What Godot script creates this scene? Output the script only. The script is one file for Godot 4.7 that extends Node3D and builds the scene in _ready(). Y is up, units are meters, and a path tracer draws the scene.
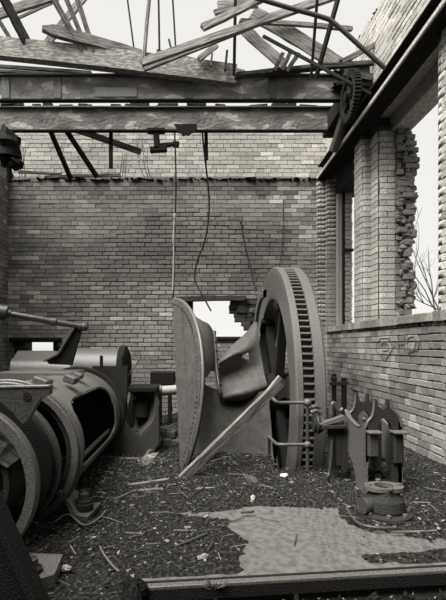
extends Node3D

# ---------------------------------------------------------------- measures
const F := 450.0            # focal length in pixels of the 446 x 600 frame
const CX := 197.0
const CY := 345.0
const EYE := 1.15

var rng := RandomNumberGenerator.new()
var noise := FastNoiseLite.new()
var M := {}
var taken := {}
var tones: Array = []
const TONE_VALUES := [0.03, 0.05, 0.075, 0.1, 0.13, 0.165, 0.205, 0.25, 0.31, 0.38, 0.48, 0.62]


# a point of the room from where it is seen and how deep it lies
func P(u: float, v: float, d: float) -> Vector3:
	return Vector3((u - CX) / F * d, EYE + (CY - v) / F * d, -d)


func px(w: float, d: float) -> float:
	return w * d / F


# ---------------------------------------------------------------- materials
func lin(v: float, warm := 1.0) -> Color:
	return Color(v * (1.0 + 0.045 * warm), v, v * (1.0 - 0.095 * warm)).linear_to_srgb()


func noise_tex(freq: float, octaves: int, stops: Array, seed_: int, size := 512, kind := FastNoiseLite.TYPE_SIMPLEX_SMOOTH, constant := false, normal := false, bump := 4.0) -> NoiseTexture2D:
	var n := FastNoiseLite.new()
	n.noise_type = kind
	n.seed = seed_
	n.frequency = freq
	n.fractal_octaves = octaves
	var t := NoiseTexture2D.new()
	t.width = size
	t.height = size
	t.seamless = true
	t.noise = n
	if normal:
		t.as_normal_map = true
		t.bump_strength = bump
	elif stops.size():
		var g := Gradient.new()
		var offs := PackedFloat32Array()
		var cols := PackedColorArray()
		for s in stops:
			offs.append(s[0])
			var k: float = s[1]
			cols.append(Color(k, k, k))
		g.offsets = offs
		g.colors = cols
		if constant:
			g.interpolation_mode = Gradient.GRADIENT_INTERPOLATE_CONSTANT
		t.color_ramp = g
	return t


func mat(called: String, v: float, rough := 0.9, tex: Texture2D = null, scale := Vector3.ONE, nrm: Texture2D = null, nscale := 1.0, metal := 0.0, warm := 1.0) -> StandardMaterial3D:
	var m := StandardMaterial3D.new()
	m.resource_name = called
	m.albedo_color = lin(v, warm)
	m.roughness = rough
	m.metallic = metal
	if tex:
		m.albedo_texture = tex
	if nrm:
		m.normal_enabled = true
		m.normal_texture = nrm
		m.normal_scale = nscale
	if tex or nrm:
		m.uv1_triplanar = true
		m.uv1_scale = scale
	M[called] = m
	return m


func make_materials() -> void:
	var grain := noise_tex(0.035, 5, [[0.0, 0.6], [0.35, 0.78], [0.6, 0.9], [1.0, 1.0]], 3)
	var blotch := noise_tex(0.02, 6, [[0.0, 0.7], [0.4, 0.82], [0.6, 0.92], [1.0, 1.0]], 5)
	var rust := noise_tex(0.09, 6, [[0.0, 0.62], [0.4, 0.76], [0.6, 0.88], [1.0, 1.0]], 8)
	var flake := noise_tex(0.008, 5, [[0.0, 0.4], [0.4, 0.55], [0.52, 0.62], [0.655, 0.66], [0.66, 0.4], [0.672, 0.4], [0.678, 0.8], [0.75, 0.92], [1.0, 0.85]], 11)
	var wood := noise_tex(0.02, 5, [[0.0, 0.4], [0.4, 0.68], [0.6, 0.9], [1.0, 1.0]], 14)
	var peel := noise_tex(0.03, 6, [[0.0, 0.66], [0.4, 0.76], [0.55, 0.82], [0.62, 0.96], [1.0, 1.0]], 16)
	var soil := noise_tex(0.05, 5, [[0.0, 0.25], [0.4, 0.5], [0.6, 0.75], [0.75, 1.0], [1.0, 1.0]], 18)
	var bump := noise_tex(0.04, 5, [], 21, 512, FastNoiseLite.TYPE_SIMPLEX_SMOOTH, false, true, 5.0)
	var pit := noise_tex(0.09, 4, [], 23, 512, FastNoiseLite.TYPE_SIMPLEX_SMOOTH, false, true, 6.0)
	for i in TONE_VALUES.size():
		var m := mat("brick_tone_%d" % i, TONE_VALUES[i] * 1.18, 0.92, grain, Vector3.ONE * 2.2, bump, 0.3)
		m.uv1_world_triplanar = true
		tones.append(m)
	mat("mortar_pale", 0.1, 0.95, grain, Vector3.ONE * 3.0, bump, 1.0)
	mat("mortar", 0.045, 0.95, grain, Vector3.ONE * 3.0, bump, 1.0)
	mat("core", 0.1, 0.95, blotch, Vector3.ONE * 1.5, bump, 1.0)
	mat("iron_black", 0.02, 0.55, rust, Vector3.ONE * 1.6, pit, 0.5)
	mat("iron_dark", 0.04, 0.5, rust, Vector3.ONE * 1.4, pit, 0.5)
	mat("iron", 0.068, 0.42, rust, Vector3.ONE * 1.3, pit, 0.2)
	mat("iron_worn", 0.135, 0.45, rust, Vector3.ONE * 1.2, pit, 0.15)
	mat("iron_pale", 0.42, 0.45, rust, Vector3.ONE * 1.2, pit, 0.35)
	mat("iron_barrel", 0.2, 0.4, rust, Vector3.ONE * 1.2, pit, 0.15)
	mat("sheet_dark", 0.06, 0.6, blotch, Vector3.ONE * 0.9, pit, 0.3)
	mat("sheet", 0.088, 0.6, blotch, Vector3.ONE * 0.9, pit, 0.35)
	mat("flaking", 0.42, 0.75, flake, Vector3(0.45, 0.9, 0.9), bump, 0.6)
	mat("wood_grey", 0.22, 0.85, wood, Vector3(0.35, 5, 5), bump, 0.5)
	mat("wood_pale", 0.34, 0.85, wood, Vector3(0.35, 5, 5), bump, 0.5)
	mat("wood_dark", 0.1, 0.85, wood, Vector3(0.35, 5, 5), bump, 0.5)
	mat("wood_peel", 0.33, 0.85, peel, Vector3(0.5, 1.6, 1.6), bump, 0.6)
	mat("concrete", 0.115, 0.9, blotch, Vector3.ONE * 1.4)
	mat("lintel_stone", 0.6, 0.9, grain, Vector3(2, 2, 0.5), pit, 0.5)
	mat("concrete_worn", 0.115, 0.9, grain, Vector3.ONE * 1.2)
	mat("stone_pale", 0.3, 0.9, grain, Vector3.ONE * 2.0, pit, 0.5)
	mat("soil", 0.045, 0.95, soil, Vector3.ONE * 1.3, pit, 1.0)
	mat("rubble", 0.03, 0.95, soil, Vector3.ONE * 2.5, pit, 1.2)
	mat("twig", 0.06, 0.9)
	mat("twig_pale", 0.09, 0.9)
	mat("cable", 0.025, 0.8)
	mat("rope", 0.6, 0.9)
	mat("white_scrap", 0.45, 0.8)
	mat("chalk_mark", 0.075, 0.95)
	mat("edge_pale", 0.62, 0.7, rust, Vector3(1.2, 1.2, 0.5), pit, 0.15)
	for k in ["iron_black", "iron_dark", "rubble", "soil", "sheet_dark", "wood_dark"]:
		M[k].metallic_specular = 0.22
		M[k].roughness = 0.8
	var lf := mat("litter", 1.0, 0.9)
	lf.albedo_color = Color.WHITE
	lf.vertex_color_use_as_albedo = true
	lf.cull_mode = BaseMaterial3D.CULL_DISABLED


# ---------------------------------------------------------------- shapes
func new_st(flat := true) -> SurfaceTool:
	var st := SurfaceTool.new()
	st.begin(Mesh.PRIMITIVE_TRIANGLES)
	st.set_smooth_group(-1 if flat else 0)
	return st


func tri(st: SurfaceTool, a: Vector3, b: Vector3, c: Vector3) -> void:
	st.add_vertex(a)
	st.add_vertex(c)
	st.add_vertex(b)


func quad(st: SurfaceTool, a: Vector3, b: Vector3, c: Vector3, d: Vector3) -> void:
	tri(st, a, b, c)
	tri(st, a, c, d)


func tri_out(st: SurfaceTool, a: Vector3, b: Vector3, c: Vector3, o: Vector3) -> void:
	if (b - a).cross(c - a).dot((a + b + c) / 3.0 - o) < 0:
		tri(st, a, c, b)
	else:
		tri(st, a, b, c)


func quad_out(st: SurfaceTool, a: Vector3, b: Vector3, c: Vector3, d: Vector3, o: Vector3) -> void:
	tri_out(st, a, b, c, o)
	tri_out(st, a, c, d, o)


func cv(s: Vector3, h: Vector3, bev: float, axis: int) -> Vector3:
	var p := s * (h - Vector3.ONE * bev)
	p[axis] = s[axis] * h[axis]
	return p


# a box with chamfered edges
func cbox(st: SurfaceTool, xf: Transform3D, size: Vector3, bev := 0.005) -> void:
	var h := size / 2.0
	bev = minf(bev, minf(h.x, minf(h.y, h.z)) * 0.6)
	var o := xf.origin
	for a in 3:
		var b := (a + 1) % 3
		var c := (a + 2) % 3
		for s in [-1.0, 1.0]:
			var q: Array = []
			for k in [[-1.0, -1.0], [1.0, -1.0], [1.0, 1.0], [-1.0, 1.0]]:
				var sg := Vector3.ZERO
				sg[a] = s
				sg[b] = k[0]
				sg[c] = k[1]
				q.append(xf * cv(sg, h, bev, a))
			quad_out(st, q[0], q[1], q[2], q[3], o)
		for s1 in [-1.0, 1.0]:
			for s2 in [-1.0, 1.0]:
				var g0 := Vector3.ZERO
				g0[b] = s1
				g0[c] = s2
				g0[a] = -1.0
				var g1 := g0
				g1[a] = 1.0
				quad_out(st, xf * cv(g0, h, bev, b), xf * cv(g1, h, bev, b), xf * cv(g1, h, bev, c), xf * cv(g0, h, bev, c), o)
	for sx in [-1.0, 1.0]:
		for sy in [-1.0, 1.0]:
			for sz in [-1.0, 1.0]:
				var g := Vector3(sx, sy, sz)
				tri_out(st, xf * cv(g, h, bev, 0), xf * cv(g, h, bev, 1), xf * cv(g, h, bev, 2), o)


func pbox(st: SurfaceTool, xf: Transform3D, size: Vector3) -> void:
	var h := size / 2.0
	for a in 3:
		var b := (a + 1) % 3
		var c := (a + 2) % 3
		for s in [-1.0, 1.0]:
			var q: Array = []
			for k in [[-1.0, -1.0], [1.0, -1.0], [1.0, 1.0], [-1.0, 1.0]]:
				var p := Vector3.ZERO
				p[a] = s * h[a]
				p[b] = k[0] * h[b]
				p[c] = k[1] * h[c]
				q.append(xf * p)
			quad_out(st, q[0], q[1], q[2], q[3], xf.origin)


func span(st: SurfaceTool, x0: float, x1: float, y0: float, y1: float, d0: float, d1: float, bev := 0.0) -> void:
	var xf := Transform3D(Basis(), Vector3((x0 + x1) / 2, (y0 + y1) / 2, -(d0 + d1) / 2))
	var s := Vector3(x1 - x0, y1 - y0, d1 - d0)
	if bev > 0:
		cbox(st, xf, s, bev)
	else:
		pbox(st, xf, s)


# local x runs from a to b, local y as near to up as it goes
func along(a: Vector3, b: Vector3, roll := 0.0) -> Transform3D:
	var x := (b - a).normalized()
	var up := Vector3.UP if absf(x.y) < 0.95 else Vector3(0, 0, 1)
	var z := x.cross(up).normalized()
	var y := z.cross(x).normalized()
	return Transform3D(Basis(x, y, z) * Basis(Vector3(1, 0, 0), roll), (a + b) / 2.0)


func bar(st: SurfaceTool, a: Vector3, b: Vector3, w: float, h: float, roll := 0.0, bev := 0.004) -> void:
	cbox(st, along(a, b, roll), Vector3(a.distance_to(b), h, w), bev)


# an old timber along local x, warped, with uneven broken ends
func timber(st: SurfaceTool, L: float, h: float, w: float, seed_: int, wear := 1.0, point := 0.0) -> void:
	var r := RandomNumberGenerator.new()
	r.seed = seed_
	var n := 9
	var rings: Array = []
	var bow := r.randf_range(-1, 1) * 0.012 * L * wear
	var bow2 := r.randf_range(-1, 1) * 0.008 * L * wear
	for i in n + 1:
		var t := float(i) / n
		var off := Vector3(0, sin(t * PI) * bow, sin(t * PI) * bow2)
		var ring: Array = []
		var k := 1.0
		if point > 0 and i == 0:
			k = 0.35
		for c in [[-1, -1], [-1, 1], [1, 1], [1, -1]]:
			var j := Vector3(0, r.randf_range(-1, 1) * h * 0.05, r.randf_range(-1, 1) * w * 0.05) * wear
			var x := -L / 2 + L * t
			if i == 0 or i == n:
				x += r.randf_range(-1, 1) * minf(h, w) * 0.55 * wear
			if point > 0 and i == 1:
				x = -L / 2 + point
			ring.append(Vector3(x, c[0] * h / 2 * k, c[1] * w / 2) + off + j)
		rings.append(ring)
	for i in n:
		for c in 4:
			var d := (c + 1) % 4
			var o: Vector3 = (rings[i][0] + rings[i][2] + rings[i + 1][0] + rings[i + 1][2]) / 4.0
			quad_out(st, rings[i][c], rings[i][d], rings[i + 1][d], rings[i + 1][c], o)
	quad_out(st, rings[0][0], rings[0][1], rings[0][2], rings[0][3], Vector3.ZERO)
	quad_out(st, rings[n][0], rings[n][1], rings[n][2], rings[n][3], Vector3.ZERO)


func prism(st: SurfaceTool, poly_in: PackedVector2Array, xf: Transform3D, depth: float) -> void:
	var poly := poly_in.duplicate()
	if Geometry2D.is_polygon_clockwise(poly):
		poly.reverse()
	var idx := Geometry2D.triangulate_polygon(poly)
	var z := depth / 2.0
	for i in range(0, idx.size(), 3):
		var a := poly[idx[i]]
		var b := poly[idx[i + 1]]
		var c := poly[idx[i + 2]]
		if (b - a).cross(c - a) < 0:
			var t := b
			b = c
			c = t
		tri(st, xf * Vector3(a.x, a.y, z), xf * Vector3(b.x, b.y, z), xf * Vector3(c.x, c.y, z))
		tri(st, xf * Vector3(a.x, a.y, -z), xf * Vector3(c.x, c.y, -z), xf * Vector3(b.x, b.y, -z))
	for i in poly.size():
		var a := poly[i]
		var b := poly[(i + 1) % poly.size()]
		quad(st, xf * Vector3(a.x, a.y, -z), xf * Vector3(b.x, b.y, -z), xf * Vector3(b.x, b.y, z), xf * Vector3(a.x, a.y, z))


func poly_of(list: Array) -> PackedVector2Array:
	var p := PackedVector2Array()
	for i in range(0, list.size(), 2):
		p.append(Vector2(list[i], list[i + 1]))
	return p


# turns a profile of (radius, height) pairs about local y
func lathe(st: SurfaceTool, prof: Array, xf: Transform3D, seg := 48, a0 := 0.0, a1 := TAU) -> void:
	for i in prof.size() - 1:
		st.set_smooth_group(i + 1)
		for k in seg:
			var t0 := a0 + (a1 - a0) * k / seg
			var t1 := a0 + (a1 - a0) * (k + 1) / seg
			var r0: float = prof[i][0]
			var h0: float = prof[i][1]
			var r1: float = prof[i + 1][0]
			var h1: float = prof[i + 1][1]
			var a := xf * Vector3(r0 * cos(t0), h0, -r0 * sin(t0))
			var b := xf * Vector3(r0 * cos(t1), h0, -r0 * sin(t1))
			var c := xf * Vector3(r1 * cos(t1), h1, -r1 * sin(t1))
			var d := xf * Vector3(r1 * cos(t0), h1, -r1 * sin(t0))
			if r0 > 1e-5:
				tri(st, a, b, c)
			if r1 > 1e-5:
				tri(st, a, c, d)
	st.set_smooth_group(-1)


func tube(st: SurfaceTool, pts: Array, rad: Array, sides := 8) -> void:
	var rings: Array = []
	var ref := Vector3(0.31, 0.87, 0.41)
	for i in pts.size():
		var p: Vector3 = pts[i]
		var t: Vector3
		if i == 0:
			t = pts[1] - pts[0]
		elif i == pts.size() - 1:
			t = pts[i] - pts[i - 1]
		else:
			t = pts[i + 1] - pts[i - 1]
		t = t.normalized()
		var x := t.cross(ref).normalized()
		if x.length() < 0.1:
			x = t.cross(Vector3(1, 0, 0)).normalized()
		var y := x.cross(t).normalized()
		ref = y
		var r: float = rad[mini(i, rad.size() - 1)]
		var ring: Array = []
		for k in sides:
			var a := TAU * k / sides
			ring.append(p + x * cos(a) * r + y * sin(a) * r)
		rings.append(ring)
	st.set_smooth_group(1)
	for i in pts.size() - 1:
		for k in sides:
			var l := (k + 1) % sides
			var o: Vector3 = (pts[i] + pts[i + 1]) / 2.0
			quad_out(st, rings[i][k], rings[i][l], rings[i + 1][l], rings[i + 1][k], o)
	st.set_smooth_group(-1)
	for e in [0, pts.size() - 1]:
		var o: Vector3 = pts[1] if e == 0 else pts[e - 1]
		for k in sides:
			tri_out(st, pts[e], rings[e][k], rings[e][(k + 1) % sides], o)


func smooth_path(pts: Array, n := 6) -> Array:
	var out: Array = []
	for i in pts.size() - 1:
		var p0: Vector3 = pts[maxi(i - 1, 0)]
		var p1: Vector3 = pts[i]
		var p2: Vector3 = pts[i + 1]
		var p3: Vector3 = pts[mini(i + 2, pts.size() - 1)]
		for k in n:
			out.append(p1.cubic_interpolate(p2, p0, p3, float(k) / n))
	out.append(pts[pts.size() - 1])
	return out


# a bent plate through a grid of points, with thickness
func sheet(st: SurfaceTool, grid: Array, th: float, n := 6, rough := 0.0, hole = null) -> void:
	var rows: Array = []
	for r in grid:
		rows.append(smooth_path(r, n))
	var cols: int = rows[0].size()
	var full: Array = []
	var colpaths: Array = []
	for c in cols:
		var path: Array = []
		for r in rows:
			path.append(r[c])
		colpaths.append(smooth_path(path, n))
	var nr: int = colpaths[0].size()
	for r in nr:
		var line: Array = []
		for c in cols:
			var p: Vector3 = colpaths[c][r]
			if rough > 0:
				p += Vector3(noise.get_noise_3d(p.x * 300, p.y * 300, p.z * 300), noise.get_noise_3d(p.y * 300, p.z * 300, p.x * 300), noise.get_noise_3d(p.z * 300, p.x * 300, p.y * 300)) * rough
			line.append(p)
		full.append(line)
	var nm: Array = []
	for r in nr:
		var line: Array = []
		for c in cols:
			var dx: Vector3 = full[r][mini(c + 1, cols - 1)] - full[r][maxi(c - 1, 0)]
			var dy: Vector3 = full[mini(r + 1, nr - 1)][c] - full[maxi(r - 1, 0)][c]
			line.append(dx.cross(dy).normalized() * th / 2.0)
		nm.append(line)
	var there := func(r: int, c: int) -> bool:
		if r < 0 or c < 0 or r >= nr - 1 or c >= cols - 1:
			return false
		return hole == null or not hole.call(float(r) / (nr - 1), float(c) / (cols - 1))
	for r in nr - 1:
		for c in cols - 1:
			if not there.call(r, c):
				continue
			st.set_smooth_group(1)
			quad(st, full[r][c] + nm[r][c], full[r][c + 1] + nm[r][c + 1], full[r + 1][c + 1] + nm[r + 1][c + 1], full[r + 1][c] + nm[r + 1][c])
			st.set_smooth_group(2)
			quad(st, full[r][c] - nm[r][c], full[r + 1][c] - nm[r + 1][c], full[r + 1][c + 1] - nm[r + 1][c + 1], full[r][c + 1] - nm[r][c + 1])
			st.set_smooth_group(-1)
			for e in [[-1, 0, 0, 0, 0, 1], [1, 0, 1, 1, 1, 0], [0, -1, 1, 0, 0, 0], [0, 1, 0, 1, 1, 1]]:
				if not there.call(r + e[0], c + e[1]):
					var p0: Vector3 = full[r + e[2]][c + e[3]]
					var p1: Vector3 = full[r + e[4]][c + e[5]]
					var n0: Vector3 = nm[r + e[2]][c + e[3]]
					var n1: Vector3 = nm[r + e[4]][c + e[5]]
					quad(st, p0 - n0, p1 - n1, p1 + n1, p0 + n0)


func rough_lump(st: SurfaceTool, c: Vector3, size: Vector3, seed_: int, rings := 7, seg := 10, amp := 0.3) -> void:
	var nz := FastNoiseLite.new()
	nz.seed = seed_
	nz.frequency = 0.9
	var g: Array = []
	for i in rings + 1:
		var line: Array = []
		var a := -PI / 2 + PI * i / rings
		for k in seg:
			var b := TAU * k / seg
			var d := Vector3(cos(a) * cos(b), sin(a), cos(a) * sin(b))
			var f := 1.0 + amp * nz.get_noise_3d(d.x * 1.7, d.y * 1.7, d.z * 1.7) * 1.6
			line.append(c + Vector3(d.x * size.x, d.y * size.y, d.z * size.z) * 0.5 * f)
		g.append(line)
	for i in rings:
		for k in seg:
			var l := (k + 1) % seg
			quad_out(st, g[i][k], g[i][l], g[i + 1][l], g[i + 1][k], c)


# ---------------------------------------------------------------- objects
func numbered(called: String) -> String:
	if not taken.has(called):
		taken[called] = 0
		return called
	taken[called] += 1
	return "%s_%03d" % [called, taken[called]]


func commit(st: SurfaceTool) -> ArrayMesh:
	st.generate_normals()
	return st.commit()


func obj(called: String, st: SurfaceTool, m, parent: Node = self) -> MeshInstance3D:
	var o := MeshInstance3D.new()
	o.mesh = commit(st)
	o.material_override = M[m] if m is String else m
	if parent == self:
		o.name = numbered(called)
		add_child(o)
	else:
		o.name = called
		parent.add_child(o, true)
	return o


func tag(o: Node, label: String, category: String, group := "", kind := "") -> Node:
	o.set_meta("label", label)
	o.set_meta("category", category)
	if group:
		o.set_meta("group", group)
	if kind:
		o.set_meta("kind", kind)
	return o


func thing(called: String, label: String, category: String, group := "", at := Vector3.ZERO) -> Node3D:
	var o := Node3D.new()
	o.name = numbered(called)
	add_child(o)
	o.position = at
	tag(o, label, category, group)
	return o


# parts are given in room coordinates: this moves them under a thing that stands elsewhere
func part(called: String, st: SurfaceTool, m, parent: Node3D) -> MeshInstance3D:
	var o := obj(called, st, m, parent)
	var base := Vector3.ZERO
	var q: Node = parent
	while q is Node3D and q != self:
		base += q.position
		q = q.get_parent()
	o.position = -base
	return o


func structure(called: String, label: String, category: String, st: SurfaceTool, m) -> MeshInstance3D:
	var o := obj(called, st, m)
	tag(o, label, category, "", "structure")
	return o


func beam(called: String, label: String, category: String, a: Vector3, b: Vector3, h: float, w: float, m: String, group := "", roll := 0.0, wear := 1.0, point := 0.0) -> MeshInstance3D:
	var st := new_st()
	timber(st, a.distance_to(b), h, w, hash(label), wear, point)
	var o := obj(called, st, m)
	o.transform = along(a, b, roll)
	tag(o, label, category, group)
	return o


# ---------------------------------------------------------------- brickwork
var brick_meshes := {}
var covered := [Rect2(262, 270, 62, 200), Rect2(175, 302, 90, 170), Rect2(0, 79, 336, 52), Rect2(0, 350, 160, 120), Rect2(322, 400, 80, 110)]


func brick_mesh(L: float, H: float, D: float) -> Mesh:
	var key := "%d_%d_%d" % [roundi(L * 200), roundi(H * 200), roundi(D * 200)]
	if not brick_meshes.has(key):
		var st := new_st()
		cbox(st, Transform3D(), Vector3(roundi(L * 200) / 200.0, roundi(H * 200) / 200.0, roundi(D * 200) / 200.0), 0.006)
		brick_meshes[key] = commit(st)
	return brick_meshes[key]


# bricks: dictionaries of at, basis, L, H, D, tone; the largest in view become parts, the rest one mass
func set_bricks(list: Array, parent: Node3D, budget: int, mass_name := "brickwork") -> void:
	for b in list:
		var p: Vector3 = b.at
		var d := -p.z
		b.score = 0.0
		if d > 0.5:
			var u := CX + p.x / d * F
			var v := CY - (p.y - EYE) / d * F
			if u > 2 and u < 444 and v > 2 and v < 598:
				var n: Vector3 = b.basis.z
				var eye := (Vector3(0, EYE, 0) - p).normalized()
				b.score = b.L * b.H / d / d * maxf(0.05, absf(n.dot(eye)))
				for r in covered:
					if r.has_point(Vector2(u, v)) and not b.get("shown", false):
						b.score *= 0.001
	list.sort_custom(func(a, c): return a.score > c.score)
	var rest := {}
	for i in list.size():
		var b: Dictionary = list[i]
		if i < budget and b.score > 0.0:
			var o := MeshInstance3D.new()
			o.mesh = b.mesh if b.has("mesh") else brick_mesh(b.L, b.H, b.D)
			o.material_override = tones[b.tone]
			o.name = "brick"
			parent.add_child(o, true)
			o.transform = Transform3D(b.basis, b.at)
		else:
			if not rest.has(b.tone):
				rest[b.tone] = new_st()
			if b.has("mesh"):
				rest[b.tone].append_from(b.mesh, 0, Transform3D(b.basis, b.at))
			else:
				pbox(rest[b.tone], Transform3D(b.basis, b.at), Vector3(b.L, b.H, b.D))
	if rest.is_empty():
		return
	var am := ArrayMesh.new()
	for t in rest:
		rest[t].generate_normals()
		rest[t].set_material(tones[t])
		rest[t].commit(am)
	var o := MeshInstance3D.new()
	o.mesh = am
	o.name = mass_name
	o.set_meta("kind", "stuff")
	parent.add_child(o, true)


const COURSE := 0.07


func lay(list: Array, o: Vector3, ux: Vector3, n: Vector3, w: float, h: float, keep: Callable, tone: Callable, seed_: int, every := 6) -> void:
	var r := RandomNumberGenerator.new()
	r.seed = seed_
	var bs := Basis(ux, Vector3.UP, n)
	var rows := int(ceil(h / COURSE))
	for row in rows:
		var headers := row % every == every / 2
		var step := 0.1125 if headers else 0.225
		var x := -step * (0.5 if row % 2 else 1.0) * (1.0 + r.randf_range(-0.1, 0.1))
		while x < w:
			var x0 := maxf(x + 0.004, 0.0)
			var x1 := minf(x + step - 0.004, w)
			x += step
			if x1 - x0 < 0.03:
				continue
			var c := o + ux * ((x0 + x1) / 2) + Vector3.UP * ((row + 0.5) * COURSE)
			if not keep.call(c, r):
				continue
			var jut := r.randf_range(-0.004, 0.004) + (r.randf_range(-0.006, -0.003) if r.randf() < 0.05 else 0.0)
			var tilt := Basis(n, r.randf_range(-0.008, 0.008)) * Basis(Vector3.UP, r.randf_range(-0.02, 0.02)) * bs
			list.append({"at": c + n * (jut - 0.05), "basis": tilt, "L": x1 - x0, "H": COURSE - 0.009, "D": 0.1, "tone": clampi(roundi(tone.call(c, r)), 0, 11)})


func fbm(p: Vector3, f: float) -> float:
	return noise.get_noise_3d(p.x * f * 100, p.y * f * 100, p.z * f * 100)


func rounded_rect(x0: float, x1: float, z0: float, z1: float, round_corners: Array, r: float) -> PackedVector2Array:
	# corners in order (x0,z0) (x1,z0) (x1,z1) (x0,z1); the ones in round_corners are bullnosed
	var p := PackedVector2Array()
	var cs := [Vector2(x0, z0), Vector2(x1, z0), Vector2(x1, z1), Vector2(x0, z1)]
	var c := Vector2((x0 + x1) / 2, (z0 + z1) / 2)
	for i in 4:
		var k: Vector2 = cs[i]
		if i in round_corners:
			var s := Vector2(signf(c.x - k.x), signf(c.y - k.y))
			var m := k + s * r
			var prev: Vector2 = cs[(i + 3) % 4]
			var along_x_first: bool = absf(prev.y - k.y) < 1e-6
			for j in 5:
				var a := PI / 2 * j / 4.0
				var e := Vector2(sin(a), cos(a)) if along_x_first else Vector2(cos(a), sin(a))
				p.append(m - Vector2(s.x * e.x, s.y * e.y) * r)
		else:
			p.append(k)
	return p


# one brick of a pier: footprint in x and depth, with bullnosed corners
func pier_brick(list: Array, x0: float, x1: float, d0: float, d1: float, y: float, corners: Array, tone: int, seed_: int) -> void:
	var key := "pier_%d_%d_%d_%d_%s" % [roundi(x0 * 1000), roundi(x1 * 1000), roundi(d0 * 1000), roundi(d1 * 1000), str(corners)]
	var c := Vector3((x0 + x1) / 2, y, -(d0 + d1) / 2)
	if not brick_meshes.has(key):
		var st := new_st()
		var poly := rounded_rect(x0 - c.x, x1 - c.x, d0 + c.z, d1 + c.z, corners, 0.055)
		prism(st, poly, Transform3D(Basis(Vector3(1, 0, 0), -PI / 2), Vector3.ZERO), COURSE - 0.009)
		brick_meshes[key] = commit(st)
	var r := RandomNumberGenerator.new()
	r.seed = seed_
	var jut := Vector3(r.randf_range(-0.004, 0.004), 0, r.randf_range(-0.004, 0.004))
	list.append({"at": c + jut, "basis": Basis(Vector3.UP, r.randf_range(-0.01, 0.01)), "mesh": brick_meshes[key], "L": maxf(x1 - x0, d1 - d0), "H": COURSE, "D": 0.1, "tone": clampi(tone, 0, 11), "shown": true})


# ---------------------------------------------------------------- the scene
func _ready() -> void:
	rng.seed = 7
	noise.seed = 4
	noise.frequency = 0.01
	noise.fractal_octaves = 4

	var cam := Camera3D.new()
	cam.name = "camera"
	cam.projection = Camera3D.PROJECTION_FRUSTUM
	cam.near = 0.05
	cam.far = 200.0
	cam.size = 600.0 / F * cam.near
	cam.frustum_offset = Vector2((223.0 - CX) / F, (CY - 300.0) / F) * cam.near
	cam.position = Vector3(0, EYE, 0)
	add_child(cam)
	cam.current = true

	var env := Environment.new()
	var sky := Sky.new()
	var sm := ProceduralSkyMaterial.new()
	sm.sky_top_color = lin(0.86, 0.3)
	sm.sky_horizon_color = lin(0.92, 0.3)
	sm.sky_curve = 0.2
	sm.ground_horizon_color = lin(0.9, 0.3)
	sm.ground_bottom_color = lin(0.25, 0.6)
	sm.ground_curve = 0.05
	sm.sun_angle_max = 1.0
	sky.sky_material = sm
	env.background_mode = Environment.BG_SKY
	env.sky = sky
	env.tonemap_mode = Environment.TONE_MAPPER_LINEAR
	env.tonemap_exposure = 1.0
	env.ambient_light_source = Environment.AMBIENT_SOURCE_SKY
	env.sdfgi_enabled = true
	env.ssao_enabled = true
	env.ssil_enabled = true
	# hazy sun behind thin cloud, high behind the viewpoint and a little to the left
	var sun := DirectionalLight3D.new()
	sun.name = "hazy_sun"
	sun.light_color = lin(1.0, 0.3)
	sun.light_energy = 3.3
	sun.light_angular_distance = 45.0
	sun.sky_mode = DirectionalLight3D.SKY_MODE_LIGHT_ONLY
	sun.shadow_enabled = true
	sun.rotation_degrees = Vector3(-59, -50, 0)
	add_child(sun)
	var we := WorldEnvironment.new()
	we.name = "world_environment"
	we.environment = env
	add_child(we)

	make_materials()
	build_back_wall()
	build_right_wall()
	build_left_wall()
	build_floor()
	build_crane()
	build_roof_timbers()
	build_flywheel()
	build_drum()
	build_handrail()
	build_engine()
	build_pedestal()
	build_right_frame()
	build_valve()
	build_small_things()
	build_plants()
	build_litter()


const HOLE := Rect2(-0.065, 1.28, 0.965, 0.58)
const SLOT := Rect2(-2.82, 1.0, 0.54, 0.2)


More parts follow.
